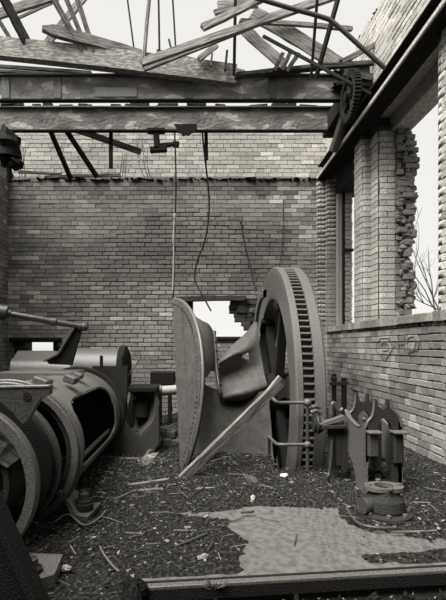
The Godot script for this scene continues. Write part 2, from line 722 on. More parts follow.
func build_back_wall() -> void:
	var st := new_st()
	# masonry behind the facing bricks, in pieces round the two openings
	for c in [[-3.6, SLOT.position.x, -0.6, 3.81], [SLOT.position.x, SLOT.end.x, -0.6, SLOT.position.y], [SLOT.position.x, SLOT.end.x, SLOT.end.y, 3.81], [SLOT.end.x, HOLE.position.x, -0.6, 3.81], [HOLE.position.x, HOLE.end.x, -0.6, HOLE.position.y], [HOLE.position.x, HOLE.end.x, HOLE.end.y + 0.06, 3.81], [HOLE.end.x, 2.42, -0.6, 3.81]]:
		span(st, c[0], c[1], c[2], c[3], 7.272, 7.7)
	span(st, -3.6, 2.6, 3.8, 4.95, 7.512, 7.7)
	var w := structure("wall_back", "sooty brick rear wall with a ledge and a ragged hole behind the drum", "wall", st, "mortar")
	var list: Array = []
	var keep_low := func(c: Vector3, r: RandomNumberGenerator) -> bool:
		var p := Vector2(c.x, c.y)
		if HOLE.grow_individual(0.06, 0.02, 0.05, 0.03).has_point(p) or SLOT.grow(0.02).has_point(p):
			return false
		return true
	var tone_low := func(c: Vector3, r: RandomNumberGenerator) -> float:
		var t := 7.3 + r.randf_range(-0.7, 0.7) + fbm(c, 0.6) * 2.0 + fbm(c, 2.5) * 2.0
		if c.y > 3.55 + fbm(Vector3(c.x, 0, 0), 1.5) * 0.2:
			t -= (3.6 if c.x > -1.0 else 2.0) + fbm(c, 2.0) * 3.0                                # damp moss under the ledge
		elif c.y > 2.2:
			t -= 0.5
		else:
			t += 0.3
		# old whitewash, in flakes
		if c.x < -2.35 and c.y > 1.5 and c.y < 3.1 and r.randf() < 0.32 + fbm(c, 1.2) * 0.6:
			t += 2.6
		if c.x > 1.25 and c.y > 2.9 and c.y < 3.7 and r.randf() < 0.4:
			t += 2.6
		if c.y < 2.0 and r.randf() < 0.07:
			t += 1.8
		if c.x > 0.9 and c.x < 1.45 and c.y > 2.4 and fbm(c, 1.5) > 0.1:
			t -= 1.5
		return t
	lay(list, Vector3(-3.1, -0.07, -7.26), Vector3(1, 0, 0), Vector3(0, 0, 1), 5.2, 3.87, keep_low, tone_low, 11)
	var keep_top := func(c: Vector3, r: RandomNumberGenerator) -> bool:
		var top := 4.98 + fbm(Vector3(c.x, 0, 0), 0.9) * 0.5
		return c.y < top
	var tone_top := func(c: Vector3, r: RandomNumberGenerator) -> float:
		var t := 9.2 + r.randf_range(-0.8, 0.8) + fbm(c, 0.8) * 1.6
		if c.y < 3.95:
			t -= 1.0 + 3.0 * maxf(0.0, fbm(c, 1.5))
		if c.x > 1.0 and r.randf() < 0.2:
			t += 1.2
		return t
	lay(list, Vector3(-3.1, 3.81, -7.5), Vector3(1, 0, 0), Vector3(0, 0, 1), 5.4, 1.4, keep_top, tone_top, 12)
	set_bricks(list, w, 300)
	# rough growth and rubble along the ledge
	var lg := new_st()
	var x := -3.05
	while x < 2.05:
		rough_lump(lg, Vector3(x, 3.82, -7.38), Vector3(rng.randf_range(0.1, 0.3), rng.randf_range(0.02, 0.09), 0.28), rng.randi(), 5, 8, 0.6)
		x += rng.randf_range(0.03, 0.09)
	var o := obj("ledge_dirt", lg, "rubble", w)
	o.set_meta("kind", "stuff")
	# ragged bricks hanging at the hole's top right corner
	var hb := Node3D.new()
	var list2: Array = []
	for row in 7:
		var x0: float = [0.50, 0.52, 0.53, 0.60, 0.62, 0.70, 0.73][row]
		var x1: float = [0.98, 0.95, 0.92, 0.86, 0.83, 0.80, 0.78][row]
		var xx := x0 + rng.randf_range(0, 0.05)
		while xx < x1:
			var L := rng.randf_range(0.09, 0.2)
			list2.append({"at": Vector3(xx + L / 2, HOLE.end.y - 0.02 - row * 0.07, -7.36 + rng.randf_range(-0.03, 0.03)), "basis": Basis(Vector3(0, 0, 1), rng.randf_range(-0.06, 0.06)), "L": L, "H": 0.068, "D": 0.22, "tone": 1 + rng.randi_range(0, 1), "shown": true})
			xx += L + 0.004
	set_bricks(list2, w, 300)
	# jagged brick ends at the left jamb of the hole, and the dark timber that bridges it
	beam("lintel_timber", "blackened timber lintel across the top of the ragged hole", "timber", Vector3(-0.32, 1.88, -7.22), Vector3(0.78, 1.9, -7.22), 0.075, 0.14, "wood_dark", "", 0.0, 0.6)
	var sill := new_st()
	span(sill, -0.1, 0.95, 1.235, 1.285, 7.2, 7.66, 0.01)
	tag(obj("sill_rail", sill, "iron_dark"), "dark iron rail along the foot of the hole in the rear wall", "rail")
	var lt := new_st()
	span(lt, -2.98, -2.18, 1.2, 1.27, 7.1, 7.5, 0.015)
	tag(obj("lintel_timber", lt, "iron_black"), "black iron lintel over the small slot low in the rear wall", "lintel")
	var ft := new_st()
	span(ft, -2.9, -2.81, 0.85, 1.2, 7.15, 7.5, 0.01)
	span(ft, -2.29, -2.25, 0.85, 1.2, 7.15, 7.5, 0.01)
	tag(obj("slot_jamb", ft, "iron_black"), "black side frame of the small slot in the rear wall", "frame")


func build_right_wall() -> void:
	var st := new_st()
	span(st, 2.092, 2.6, -0.6, 1.40, -2.0, 7.7)                           # below the sills
	span(st, 2.092, 2.6, 1.40, 3.81, 5.69, 5.985)                         # pier
	span(st, 2.2, 2.56, 1.40, 3.81, 5.462, 5.69)
	span(st, 1.945, 2.42, -0.6, 3.81, 7.212, 7.7)                         # far corner
	span(st, 2.065, 2.42, -0.6, 3.81, 7.112, 7.212)
	span(st, 2.092, 2.6, 1.40, 3.81, -2.0, 3.9)                           # near jamb
	span(st, 2.172, 2.6, 3.96, 5.1, -2.0, 5.9)                            # above
	span(st, 2.172, 2.6, 3.96, 4.95, 5.9, 7.7)
	span(st, 2.172, 2.6, 3.81, 3.97, 5.5, 6.0)
	span(st, 2.172, 2.6, 3.81, 3.97, -2.0, 3.9)
	var w := structure("wall_right", "long brick side wall with bullnosed piers and two tall empty windows", "wall", st, "mortar_pale")
	var list: Array = []
	var ux := Vector3(0, 0, -1)
	var nn := Vector3(-1, 0, 0)
	var always := func(_c: Vector3, _r: RandomNumberGenerator) -> bool: return true
	var tone_low := func(c: Vector3, r: RandomNumberGenerator) -> float:
		var t := 6.0 + r.randf_range(-1.3, 1.3) + fbm(c, 0.7) * 3.5 + fbm(c, 2.0) * 2.0
		if r.randf() < 0.08:
			t += 1.6
		if r.randf() < 0.07:
			t -= 2.2
		if c.y < 0.35:
			t -= 1.0 + fbm(c, 2.0) * 2.0
		return t
	# the wall below the sills: its courses run away from the eye
	lay(list, Vector3(2.08, -0.08, -2.2), ux, nn, 5.0, 1.44, always, tone_low, 21, 2)
	# sill course, bricks on edge, jutting a little
	var z := 2.2
	while z < 7.15:
		list.append({"at": Vector3(2.125 + rng.randf_range(-0.006, 0.006), 1.40, -z - 0.055), "basis": Basis(Vector3(0, 0, -1), Vector3.UP, Vector3(-1, 0, 0)) * Basis(Vector3(0, 0, 1), rng.randf_range(-0.02, 0.02)), "L": 0.105, "H": 0.085, "D": 0.15, "tone": clampi(6 + rng.randi_range(-1, 2), 0, 11)})
		z += 0.115
	# upper wall, pale
	var keep_up := func(c: Vector3, r: RandomNumberGenerator) -> bool:
		var d := -c.z
		return c.y < 5.17 + fbm(Vector3(d, 0, 3), 1.2) * 0.35 + r.randf_range(-0.05, 0.05) - maxf(0.0, d - 6.3) * 0.4
	var tone_up := func(c: Vector3, r: RandomNumberGenerator) -> float:
		var t := 10.2 + r.randf_range(-0.6, 0.6) + fbm(c, 0.8) * 1.6
		if r.randf() < 0.06:
			t -= 2.0
		return t
	lay(list, Vector3(2.16, 3.98, -2.4), ux, nn, 5.1, 1.5, keep_up, tone_up, 22, 4)
	# the near jamb
	var tone_pier := func(c: Vector3, r: RandomNumberGenerator) -> float:
		var t := 9.6 + r.randf_range(-0.7, 0.7) + fbm(c, 0.9) * 1.8
		if r.randf() < 0.05:
			t -= 2.0
		return t
	lay(list, Vector3(2.08, 1.44, -2.2), ux, nn, 1.63, 2.38, always, tone_pier, 23)
	# piers with bullnosed corners, brick by brick
	var r2 := RandomNumberGenerator.new()
	r2.seed = 31
	var rows := int(2.38 / COURSE)
	for i in rows:
		var y := 1.44 + (i + 0.5) * COURSE
		var odd := i % 2 == 1
		var tn := func(k: float) -> int: return roundi(k + r2.randf_range(-0.7, 0.7) + fbm(Vector3(2, y, -5.6), 1.0) * 1.5)
		# pier between the windows, stepped
		pier_brick(list, 2.08, 2.24, 5.67, 5.83 if odd else 5.9, y, [0], tn.call(9.2), r2.randi())
		pier_brick(list, 2.08, 2.24, 5.84 if odd else 5.91, 6.0, y, [3], tn.call(8.8), r2.randi())
		if odd:
			pier_brick(list, 2.19, 2.4, 5.45, 5.665, y, [0], tn.call(9.6), r2.randi())
		else:
			pier_brick(list, 2.19, 2.3, 5.45, 5.665, y, [0], tn.call(9.6), r2.randi())
			pier_brick(list, 2.31, 2.4, 5.45, 5.665, y, [], tn.call(9.6), r2.randi())
		# rough outer reveal, broken
		var ex := 2.585 + fbm(Vector3(0, y, 1), 1.2) * 0.1 + r2.randf_range(-0.008, 0.008)
		if i > rows - 9:
			ex += 0.05
		var mid := r2.randf_range(2.46, 2.52)
		for seg in [[2.405, mid], [mid + 0.006, ex]]:
			list.append({"at": Vector3((seg[0] + seg[1]) / 2, y, -5.43 - r2.randf_range(0.0, 0.09)), "basis": Basis(Vector3.UP, r2.randf_range(-0.2, 0.2)) * Basis(Vector3(0, 0, 1), r2.randf_range(-0.05, 0.05)), "L": seg[1] - seg[0], "H": COURSE - 0.01, "D": 0.14, "tone": clampi(tn.call(5.5), 0, 11), "shown": true})
		# near jamb's rounded edge
		pier_brick(list, 2.08, 2.24, 3.83 if odd else 3.78, 3.92, y, [3], tn.call(9.6), r2.randi())
	for i in int((3.82 + 0.08) / COURSE):
		var y := -0.08 + (i + 0.5) * COURSE
		var tn2 := func(k: float) -> int: return roundi(k + r2.randf_range(-0.7, 0.7) + fbm(Vector3(1, y, -7), 1.0) * 2.0)
		pier_brick(list, 1.93, 2.07, 7.2, 7.3, y, [0], tn2.call(7.4), r2.randi())
		pier_brick(list, 2.05, 2.19, 7.1, 7.2, y, [0], tn2.call(7.0), r2.randi())
		if y > 1.45 and y < 3.6:
			list.append({"at": Vector3(2.36 + r2.randf_range(-0.006, 0.006), y, -7.06), "basis": Basis(Vector3.UP, r2.randf_range(-0.05, 0.05)), "L": 0.11, "H": COURSE - 0.01, "D": 0.12, "tone": clampi(tn2.call(7.4), 0, 11), "shown": true})
	set_bricks(list, w, 300)
	var bm := new_st()
	for i in 46:
		var yy := 1.46 + i * 0.051
		var ex2 := 2.56 + fbm(Vector3(0, yy, 1), 1.2) * 0.1 + r2.randf_range(-0.02, 0.015)
		rough_lump(bm, Vector3(ex2, yy, -5.42 - r2.randf_range(0.0, 0.1)), Vector3(r2.randf_range(0.06, 0.13), r2.randf_range(0.06, 0.15), 0.14), r2.randi(), 6, 8, 0.6)
		rough_lump(bm, Vector3(r2.randf_range(2.42, 2.54), yy, -5.41), Vector3(r2.randf_range(0.04, 0.1), r2.randf_range(0.03, 0.08), 0.06), r2.randi(), 5, 7, 0.6)
	var bmo := obj("broken_mortar", bm, tones[6], w)
	bmo.set_meta("kind", "stuff")
	# lintels over the two windows
	var l2 := new_st()
	span(l2, 2.36, 2.6, 3.745, 3.96, 3.5, 5.75, 0.012)
	span(l2, 2.1, 2.36, 3.93, 3.96, 3.5, 5.75, 0.004)
	var a := obj("trim_1", l2, "lintel_stone")
	tag(a, "heavy stone lintel over the tall near window in the side wall", "lintel", "", "structure")
	var l1 := new_st()
	span(l1, 2.2, 2.6, 3.52, 3.96, 5.9, 7.25, 0.012)
	tag(obj("trim_2", l1, "iron_dark"), "dark timber lintel over the narrow far window in the side wall", "lintel", "", "structure")
	# remains of the far window's frame
	var f := new_st()
	span(f, 2.19, 2.27, 1.44, 3.52, 7.02, 7.1, 0.008)
	var fr := obj("window_1", f, "stone_pale")
	tag(fr, "pale upright frame post left in the far window opening", "window frame", "", "structure")
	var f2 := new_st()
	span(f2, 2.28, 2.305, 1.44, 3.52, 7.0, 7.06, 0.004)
	part("gap_shade", f2, "iron_black", fr)  # black strip standing in for the shaded gap beside the post
	var f3 := new_st()
	span(f3, 2.27, 2.42, 2.6, 2.64, 6.94, 6.99, 0.004)
	part("crossbar", f3, "iron_black", fr)
	# scratched marks on the brick face
	var g := new_st()
	for poly in [[376, 344, 381, 338, 389, 338, 394, 346, 385, 361, 376, 350, 376, 344], [382, 342, 388, 344, 388, 350, 383, 351, 381, 346, 383, 343], [398, 337, 399, 352], [398, 345, 404, 344], [404, 336, 405, 352], [408, 338, 413, 336, 416, 341, 414, 349, 409, 350, 407, 344, 408, 338], [407, 353, 418, 349, 420, 340]]:
		for i in range(0, poly.size() - 2, 2):
			bar(g, wall_mark(poly[i], poly[i + 1]), wall_mark(poly[i + 2], poly[i + 3]), 0.005, 0.008, 0.0, 0.001)
	var gm := obj("scratched_mark", g, "chalk_mark", w)
	gm.set_meta("label", "dark scratched hexagon and letters")


func wall_mark(u: float, v: float) -> Vector3:
	var d := 2.073 * F / (u - CX)
	return P(u, v, d)


func build_left_wall() -> void:
	var st := new_st()
	span(st, -3.6, -3.062, -0.6, 4.0, -2.0, 7.7)
	var w := structure("wall_left", "strip of patchy brick side wall at the left edge", "wall", st, "mortar")
	var list: Array = []
	var always := func(_c: Vector3, _r: RandomNumberGenerator) -> bool: return true
	var tone := func(c: Vector3, r: RandomNumberGenerator) -> float:
		return 6.0 + r.randf_range(-1.4, 1.4) + fbm(c, 0.8) * 2.5 + (2.0 if r.randf() < 0.2 else 0.0)
	lay(list, Vector3(-3.05, -0.07, -7.26), Vector3(0, 0, 1), Vector3(1, 0, 0), 2.4, 4.06, always, tone, 41)
	set_bricks(list, w, 300)
	# the building goes on behind the photographer
	var s2 := new_st()
	span(s2, -3.6, 2.6, -0.6, 5.4, -2.4, -2.0)
	structure("wall_front", "plain brick end wall behind the viewpoint", "wall", s2, "core")


var clear_poly := PackedVector2Array()


func ground(u: float, v: float) -> Vector3:
	return P(u, v, EYE * F / (v - CY))


func soil_height(x: float, z: float) -> float:
	var p := Vector2(x, z)
	var d := 1e9
	for i in clear_poly.size():
		var q := Geometry2D.get_closest_point_to_segment(p, clear_poly[i], clear_poly[(i + 1) % clear_poly.size()])
		d = minf(d, p.distance_to(q))
	if Geometry2D.is_point_in_polygon(p, clear_poly):
		d = -d
	var n1 := noise.get_noise_2d(x * 260, z * 260)
	var n2 := noise.get_noise_2d(x * 900 + 50, z * 900)
	var h := clampf(d * 0.35, -0.05, 0.03) + n1 * 0.025 + n2 * 0.018
	# heaps: along the side wall, before the drum, round the engine
	h += 0.12 * exp(-pow((x - 2.0) / 0.28, 2)) * smoothstep(-3.0, -3.6, z)
	h += 0.06 * exp(-pow((z + 4.2) / 0.3, 2)) * smoothstep(-0.3, 0.1, x) * smoothstep(1.5, 1.1, x)
	h += 0.05 * smoothstep(-0.9, -1.5, x)
	h += 0.07 * exp(-pow((x + 0.1) / 0.3, 2)) * smoothstep(-4.4, -5.0, z)
	# it thins out at the front edge
	if x > -0.3:
		h = minf(h, (-z - (2.24 + 0.107 * x)) * 0.5 + n2 * 0.01)
	# the pit the flywheel turns in
	if x > 0.72 and x < 1.34 and z < -3.97 and z > -7.24:
		h = -1.25 + n1 * 0.1
	return h


func build_floor() -> void:
	for q in [[160, 514], [215, 511], [262, 507], [330, 510], [352, 524], [372, 533], [400, 537], [470, 543], [470, 551], [395, 552], [366, 558], [372, 564], [470, 562], [470, 590], [238, 590], [236, 572], [250, 550], [243, 535], [222, 521], [190, 517]]:
		var g := ground(q[0], q[1])
		clear_poly.append(Vector2(g.x, g.z))
	# concrete floor with the flywheel pit left open; its front edge runs a little aslant
	var e0 := -(2.18 + 0.107 * -3.1)
	var e1 := -(2.18 + 0.107 * 2.1)
	var st := new_st()
	var rot := Transform3D(Basis(Vector3(1, 0, 0), PI / 2), Vector3(0, -0.15, 0))
	for poly in [[-3.1, -1.5, -0.3, -1.5, -0.3, -(2.18 - 0.032), 0.7, -(2.18 + 0.0749), 0.7, -7.3, -3.1, -7.3], [0.7, -(2.18 + 0.0749), 1.36, -(2.18 + 0.1455), 1.36, -3.95, 0.7, -3.95], [1.36, -(2.18 + 0.1455), 2.1, e1, 2.1, -7.3, 1.36, -7.3]]:
		prism(st, poly_of(poly), rot, 0.3)
	var fl := structure("floor", "worn grey concrete floor with bare patches showing through the dirt", "floor", st, "concrete")
	# block paving at the right
	var r := RandomNumberGenerator.new()
	r.seed = 51
	var paver_meshes: Array = []
	for k in 3:
		var b := new_st()
		cbox(b, Transform3D(), Vector3(0.096, 0.05, 0.196 - 0.003 * k), 0.006)
		paver_meshes.append(commit(b))
	var turn := Basis(Vector3.UP, -0.107)
	for i in 12:
		for j in 5:
			var loc := Vector3(0.72 + i * 0.1, -0.021 + r.randf_range(-0.002, 0.002), -2.44 - j * 0.2 - (0.1 if i % 2 else 0.0))
			var p := Vector3(loc.x, loc.y, loc.z - 0.107 * (loc.x - 0.6))
			if p.x > 1.9:
				continue
			var o := MeshInstance3D.new()
			o.mesh = paver_meshes[r.randi() % 3]
			o.material_override = M["concrete_worn"]
			o.name = "paver"
			fl.add_child(o, true)
			o.transform = Transform3D(turn, p)
	# steel nosing along the front edge, and the rough face of the pit below it
	var ns := new_st()
	var a := Vector3(-0.3, 0.0, -(2.165 + 0.107 * -0.3))
	var b2 := Vector3(2.08, 0.0, -(2.165 + 0.107 * 2.08))
	bar(ns, a, b2, 0.036, 0.016, 0.0, 0.003)
	var nz := thing("edge_nosing", "long rusty steel angle along the front edge of the concrete", "edge strip", "", (a + b2) / 2)
	part("top_leaf", ns, "iron_worn", nz)
	var nf := new_st()
	bar(nf, a + Vector3(0, -0.035, 0.016), b2 + Vector3(0, -0.035, 0.016), 0.012, 0.06, 0.0, 0.002)
	part("front_leaf", nf, "iron_black", nz)
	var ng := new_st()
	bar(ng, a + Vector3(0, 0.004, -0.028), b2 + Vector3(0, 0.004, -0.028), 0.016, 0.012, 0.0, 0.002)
	part("joint_line", ng, "iron_black", nz)  # dark line put in for the joint between slab and nosing
	var pf := new_st()
	for i in 92:
		var x := -0.28 + i * 0.0255
		rough_lump(pf, Vector3(x, -0.15 + rng.randf_range(-0.05, 0.03), -(2.105 + 0.107 * x)), Vector3(rng.randf_range(0.03, 0.09), rng.randf_range(0.04, 0.14), 0.07), rng.randi(), 5, 7, 0.7)
	for i in 16:
		rough_lump(pf, Vector3(-0.3 + rng.randf_range(-0.02, 0.03), -0.06 + rng.randf_range(-0.06, 0.06), -1.9 - i * 0.017), Vector3(0.1, rng.randf_range(0.08, 0.16), 0.1), rng.randi(), 5, 7, 0.6)
	var pw := obj("pit_rubble", pf, "rubble")
	tag(pw, "dark crumbling masonry face below the steel edge", "rubble", "", "stuff")
	var pit := new_st()
	span(pit, -3.1, 2.1, -0.75, -0.6, -2.0, 2.4)
	span(pit, 0.6, 1.46, -1.5, -1.3, 3.9, 7.4)
	structure("floor_pit", "dark bottom of the sunken pits", "floor", pit, "rubble")
	# dirt lying over the concrete
	var x0 := -3.04
	var x1 := 2.065
	var cell := 0.035
	var nx := int((x1 - x0) / cell)
	var z0 := -1.5
	var z1 := -7.25
	var nzn := int((z0 - z1) / cell)
	var grid: Array = []
	for j in nzn + 1:
		var line := PackedVector3Array()
		for i in nx + 1:
			var x := x0 + (x1 - x0) * i / nx
			var z := z0 + (z1 - z0) * j / nzn
			line.append(Vector3(x, soil_height(x, z), z))
		grid.append(line)
	var ss := new_st(false)
	for j in nzn:
		for i in nx:
			var c: Vector3 = grid[j][i]
			if c.x > -0.3 and c.z > -(2.2 + 0.107 * c.x):
				continue
			quad(ss, grid[j][i], grid[j][i + 1], grid[j + 1][i + 1], grid[j + 1][i])
	var so := obj("dirt", ss, "soil")
	tag(so, "dark dirt and rotted litter lying over the floor", "dirt", "", "stuff")


func build_litter() -> void:
	var leaf := new_st()
	quad(leaf, Vector3(-0.5, 0, 0), Vector3(0, -0.12, 0.3), Vector3(0.5, 0.05, 0.02), Vector3(0, 0.1, -0.3))
	quad(leaf, Vector3(-0.5, 0.02, 0), Vector3(0, 0.12, -0.3), Vector3(0.5, 0.07, 0.02), Vector3(0, -0.1, 0.3))
	var chip := new_st()
	pbox(chip, Transform3D(), Vector3(1, 0.25, 0.35))
	var sprig := new_st()
	pbox(sprig, Transform3D(), Vector3(1, 0.035, 0.035))
	var r := RandomNumberGenerator.new()
	r.seed = 61
	for kind in [["leaf_litter", leaf, 16000, 0.007, 0.022, "dead leaves and scraps scattered over the dirt"], ["chip_litter", chip, 6000, 0.005, 0.025, "splinters and chips of brick scattered over the dirt"], ["twig_litter", sprig, 1600, 0.05, 0.15, "fine dry twigs strewn over the dirt"]]:
		var mesh := commit(kind[1])
		mesh.surface_set_material(0, M["litter"])
		var places: Array = []
		var cols: Array = []
		var tries := 0
		while places.size() < kind[2] and tries < 40000:
			tries += 1
			var d := sqrt(r.randf_range(1.9 * 1.9, 6.6 * 6.6))
			var x := r.randf_range(-1.9, 2.0)
			var h := soil_height(x, -d)
			if h < -0.5 or (x > -0.3 and -d > -(2.25 + 0.107 * x)):
				continue
			if h < 0.0 and r.randf() < 0.96:
				continue
			var s: float = r.randf_range(kind[3], kind[4]) * (1.0 if r.randf() < 0.9 else 1.8)
			var b := Basis(Vector3.UP, r.randf() * TAU) * Basis(Vector3(1, 0, 0), r.randf_range(-0.6, 0.6)) * Basis(Vector3(0, 0, 1), r.randf_range(-0.4, 0.4))
			if places.size() % 14 == 0 and x > -0.25:
				places.append(Transform3D(b.scaled(Vector3.ONE * s * 0.6), Vector3(x, r.randf_range(-0.16, -0.05), -(2.06 + 0.107 * x) + r.randf_range(-0.02, 0.01))))
				cols.append(Color(0.16, 0.153, 0.14))
				continue
			places.append(Transform3D(b.scaled(Vector3.ONE * s), Vector3(x, maxf(h, 0.0) + 0.004, -d)))
			if kind[0] == "twig_litter":
				b = Basis(Vector3.UP, r.randf() * TAU) * Basis(Vector3(0, 0, 1), r.randf_range(-0.15, 0.15))
				places[places.size() - 1] = Transform3D(b.scaled(Vector3.ONE * s), Vector3(x, maxf(h, 0.0) + 0.012, -d))
			var v := 0.02 + pow(r.randf(), 3.0) * 0.2
			cols.append(Color(v * 1.045, v, v * 0.9))
		var mm := MultiMesh.new()
		mm.transform_format = MultiMesh.TRANSFORM_3D
		mm.use_colors = true
		mm.mesh = mesh
		mm.instance_count = places.size()
		for i in places.size():
			mm.set_instance_transform(i, places[i])
			mm.set_instance_color(i, cols[i])
		var o := MultiMeshInstance3D.new()
		o.multimesh = mm
		o.name = kind[0]
		o.material_override = M["litter"]
		add_child(o)
		tag(o, kind[5], "litter", "", "stuff")


# ---------------------------------------------------------------- overhead
func i_beam(st: SurfaceTool, a: Vector3, b: Vector3, h: float, w: float, tf: float, tw: float) -> void:
	var up := Vector3.UP
	bar(st, a + up * (h / 2 - tf / 2), b + up * (h / 2 - tf / 2), w, tf, 0, 0.003)
	bar(st, a - up * (h / 2 - tf / 2), b - up * (h / 2 - tf / 2), w, tf, 0, 0.003)
	bar(st, a, b, tw, h - tf * 2, 0, 0.001)


func build_crane() -> void:
	# runway along the right wall
	var rw := thing("runway_beam", "long steel runway beam high along the right-hand brick wall", "beam", "", Vector3(2.05, 3.82, -5))
	var fl := new_st()
	span(fl, 1.94, 2.15, 3.82, 3.856, 1.8, 7.3, 0.003)
	part("bottom_flange", fl, "iron_black", rw)
	var fe := new_st()
	span(fe, 1.925, 1.945, 3.815, 3.86, 1.8, 7.3, 0.004)
	part("edge_angle", fe, "edge_pale", rw)  # pale strip along the flange's inner edge
	var wb := new_st()
	span(wb, 2.03, 2.06, 3.856, 4.03, 1.8, 7.3, 0.001)
	part("web", wb, "iron_dark", rw)
	var tf := new_st()
	span(tf, 1.96, 2.14, 4.03, 4.05, 1.8, 7.3, 0.003)
	span(tf, 2.02, 2.08, 4.05, 4.1, 1.8, 7.3, 0.006)
	part("top_flange", tf, "iron_dark", rw)

	var cr := thing("travelling_crane", "rusting overhead travelling crane bridge of two flaking steel girders", "crane", "", Vector3(-0.5, 4.1, -6))
	var n := 0
	for g in [[5.66, 3.33, 0.36, "near"], [6.36, 3.22, 0.38, "far"]]:
		var d: float = g[0]
		var bottom: float = EYE + (3.06 if n == 0 else 3.012)
		var h: float = 0.33 if n == 0 else 0.345
		var st := new_st()
		var x0 := -3.3
		var x1 := 1.93
		bar(st, Vector3(x0, bottom + h / 2, -d), Vector3(x1, bottom + h / 2, -d), 0.02, h - 0.02, 0, 0.001)
		var web := part("girder_web", st, "flaking", cr)
		var fs := new_st()
		bar(fs, Vector3(x0, bottom + 0.011, -d), Vector3(x1, bottom + 0.011, -d), 0.07, 0.022, 0, 0.003)
		part("bottom_flange", fs, "iron_black", cr)
		var ft := new_st()
		bar(ft, Vector3(x0, bottom + h - 0.011, -d), Vector3(x1, bottom + h - 0.011, -d), 0.1, 0.022, 0, 0.003)
		part("top_flange", ft, "iron", cr)
		for sx in [-2.4, -1.75, -0.1, 0.95]:
			var sp := new_st()
			if n == 0:
				span(sp, sx - 0.05, sx + 0.05, bottom + 0.03, bottom + h - 0.03, d - 0.024, d - 0.008, 0.003)
				part("splice_plate", sp, "iron", cr)
		n += 1
	# blocks added on the far girder's top flange to interrupt the sky gap
	for k in 26:
		var sc := new_st()
		var sx := rng.randf_range(-2.75, 1.85)
		cbox(sc, Transform3D(Basis(Vector3(0, 0, 1), rng.randf_range(-0.1, 0.1)), Vector3(sx, EYE + 3.38, -6.36 + rng.randf_range(-0.04, 0.04))), Vector3(rng.randf_range(0.05, 0.3), rng.randf_range(0.03, 0.07), 0.06), 0.008)
		part("gap_block", sc, "iron_dark", cr)
	# a pale plate on the near girder
	var np := new_st()
	span(np, -1.28, -0.75, 4.26, 4.38, 5.66 - 0.022, 5.66 - 0.008, 0.003)
	part("plate", np, "iron_worn", cr)
	# end carriage at the right, with its gear wheel
	var ec := new_st()
	span(ec, 1.84, 2.12, 4.18, 4.42, 5.4, 6.6, 0.01)
	part("end_carriage", ec, "iron_dark", cr)
	var ge := new_st()
	var gx := Transform3D(Basis(Vector3(0, 0, 1), -PI / 2), P(347, 97, 5.25))
	lathe(ge, [[0.2, 0.0], [0.26, 0.0], [0.26, 0.07], [0.2, 0.07], [0.2, 0.0]], gx, 40)
	lathe(ge, [[0.0, -0.03], [0.06, -0.03], [0.06, 0.1], [0.0, 0.1]], gx, 16)
	for k in 4:
		var a := TAU * k / 4 + 0.4
		bar(ge, gx * Vector3(cos(a) * 0.05, 0.035, sin(a) * 0.05), gx * Vector3(cos(a) * 0.21, 0.035, sin(a) * 0.21), 0.03, 0.04)
	var gw := part("gear_wheel", ge, "iron_dark", cr)
	var tooth := new_st()
	cbox(tooth, Transform3D(), Vector3(0.03, 0.07, 0.02), 0.003)
	var tmesh := commit(tooth)
	for k in 44:
		var a := TAU * k / 44
		var o := MeshInstance3D.new()
		o.mesh = tmesh
		o.material_override = M["iron_dark"]
		o.name = "tooth"
		gw.add_child(o, true)
		o.transform = gx * Transform3D(Basis(Vector3.UP, a), Vector3(cos(a) * 0.272, 0.035, -sin(a) * 0.272))
	var cg := new_st()
	span(cg, 1.86, 2.04, 4.2, 4.46, 5.3, 5.6, 0.01)
	part("gear_housing", cg, "iron_dark", cr)
	var br := new_st()
	bar(br, P(333, 152, 6.1), P(348, 108, 5.8), 0.1, 0.12, 0, 0.02)
	part("brake_arm", br, "iron_worn", cr)
	# end carriage at the left
	var el := new_st()
	rough_lump(el, P(8, 148, 6.3), Vector3(0.36, 0.5, 0.35), 5, 9, 14, 0.35)
	rough_lump(el, P(16, 164, 6.25), Vector3(0.2, 0.16, 0.2), 9, 7, 12, 0.3)
	part("end_carriage", el, "iron_black", cr)
	var el2 := new_st()
	bar(el2, P(7, 133, 6.3), P(10, 182, 6.3), 0.06, 0.06, 0, 0.01)
	part("hanging_strap", el2, "iron_black", cr)
	# bracket and peeling plate under the far girder
	var hk := new_st()
	var d2 := 6.3
	bar(hk, P(156, 128, d2), P(157, 150, d2), 0.08, 0.08, PI / 2, 0.01)
	bar(hk, P(150, 150, d2), P(167, 149, d2), 0.08, 0.075, 0, 0.01)
	bar(hk, P(158, 145.5, d2), P(178, 144, d2), 0.05, 0.055, 0, 0.01)
	bar(hk, P(176, 147.5, d2), P(176.5, 141.5, d2), 0.08, 0.045, 0, 0.005)
	bar(hk, P(147, 131, d2), P(165, 131, d2), 0.12, 0.05, 0, 0.01)
	part("bracket", hk, "iron_black", cr)
	var pk := new_st()
	var pkp := PackedVector2Array()
	for q in [[174, 124], [197, 124], [197, 129], [195, 130], [194, 133], [191, 133.5], [189, 136], [186, 135.5], [183, 136.5], [181, 134], [178, 133], [176.5, 129]]:
		var p := P(q[0], q[1], 6.27)
		pkp.append(Vector2(p.x, p.y))
	prism(pk, pkp, Transform3D(Basis(Vector3(0, 0, 1), 0.0), Vector3(0, 0, -6.27)), 0.008)
	part("peeled_plate", pk, "iron_black", cr)

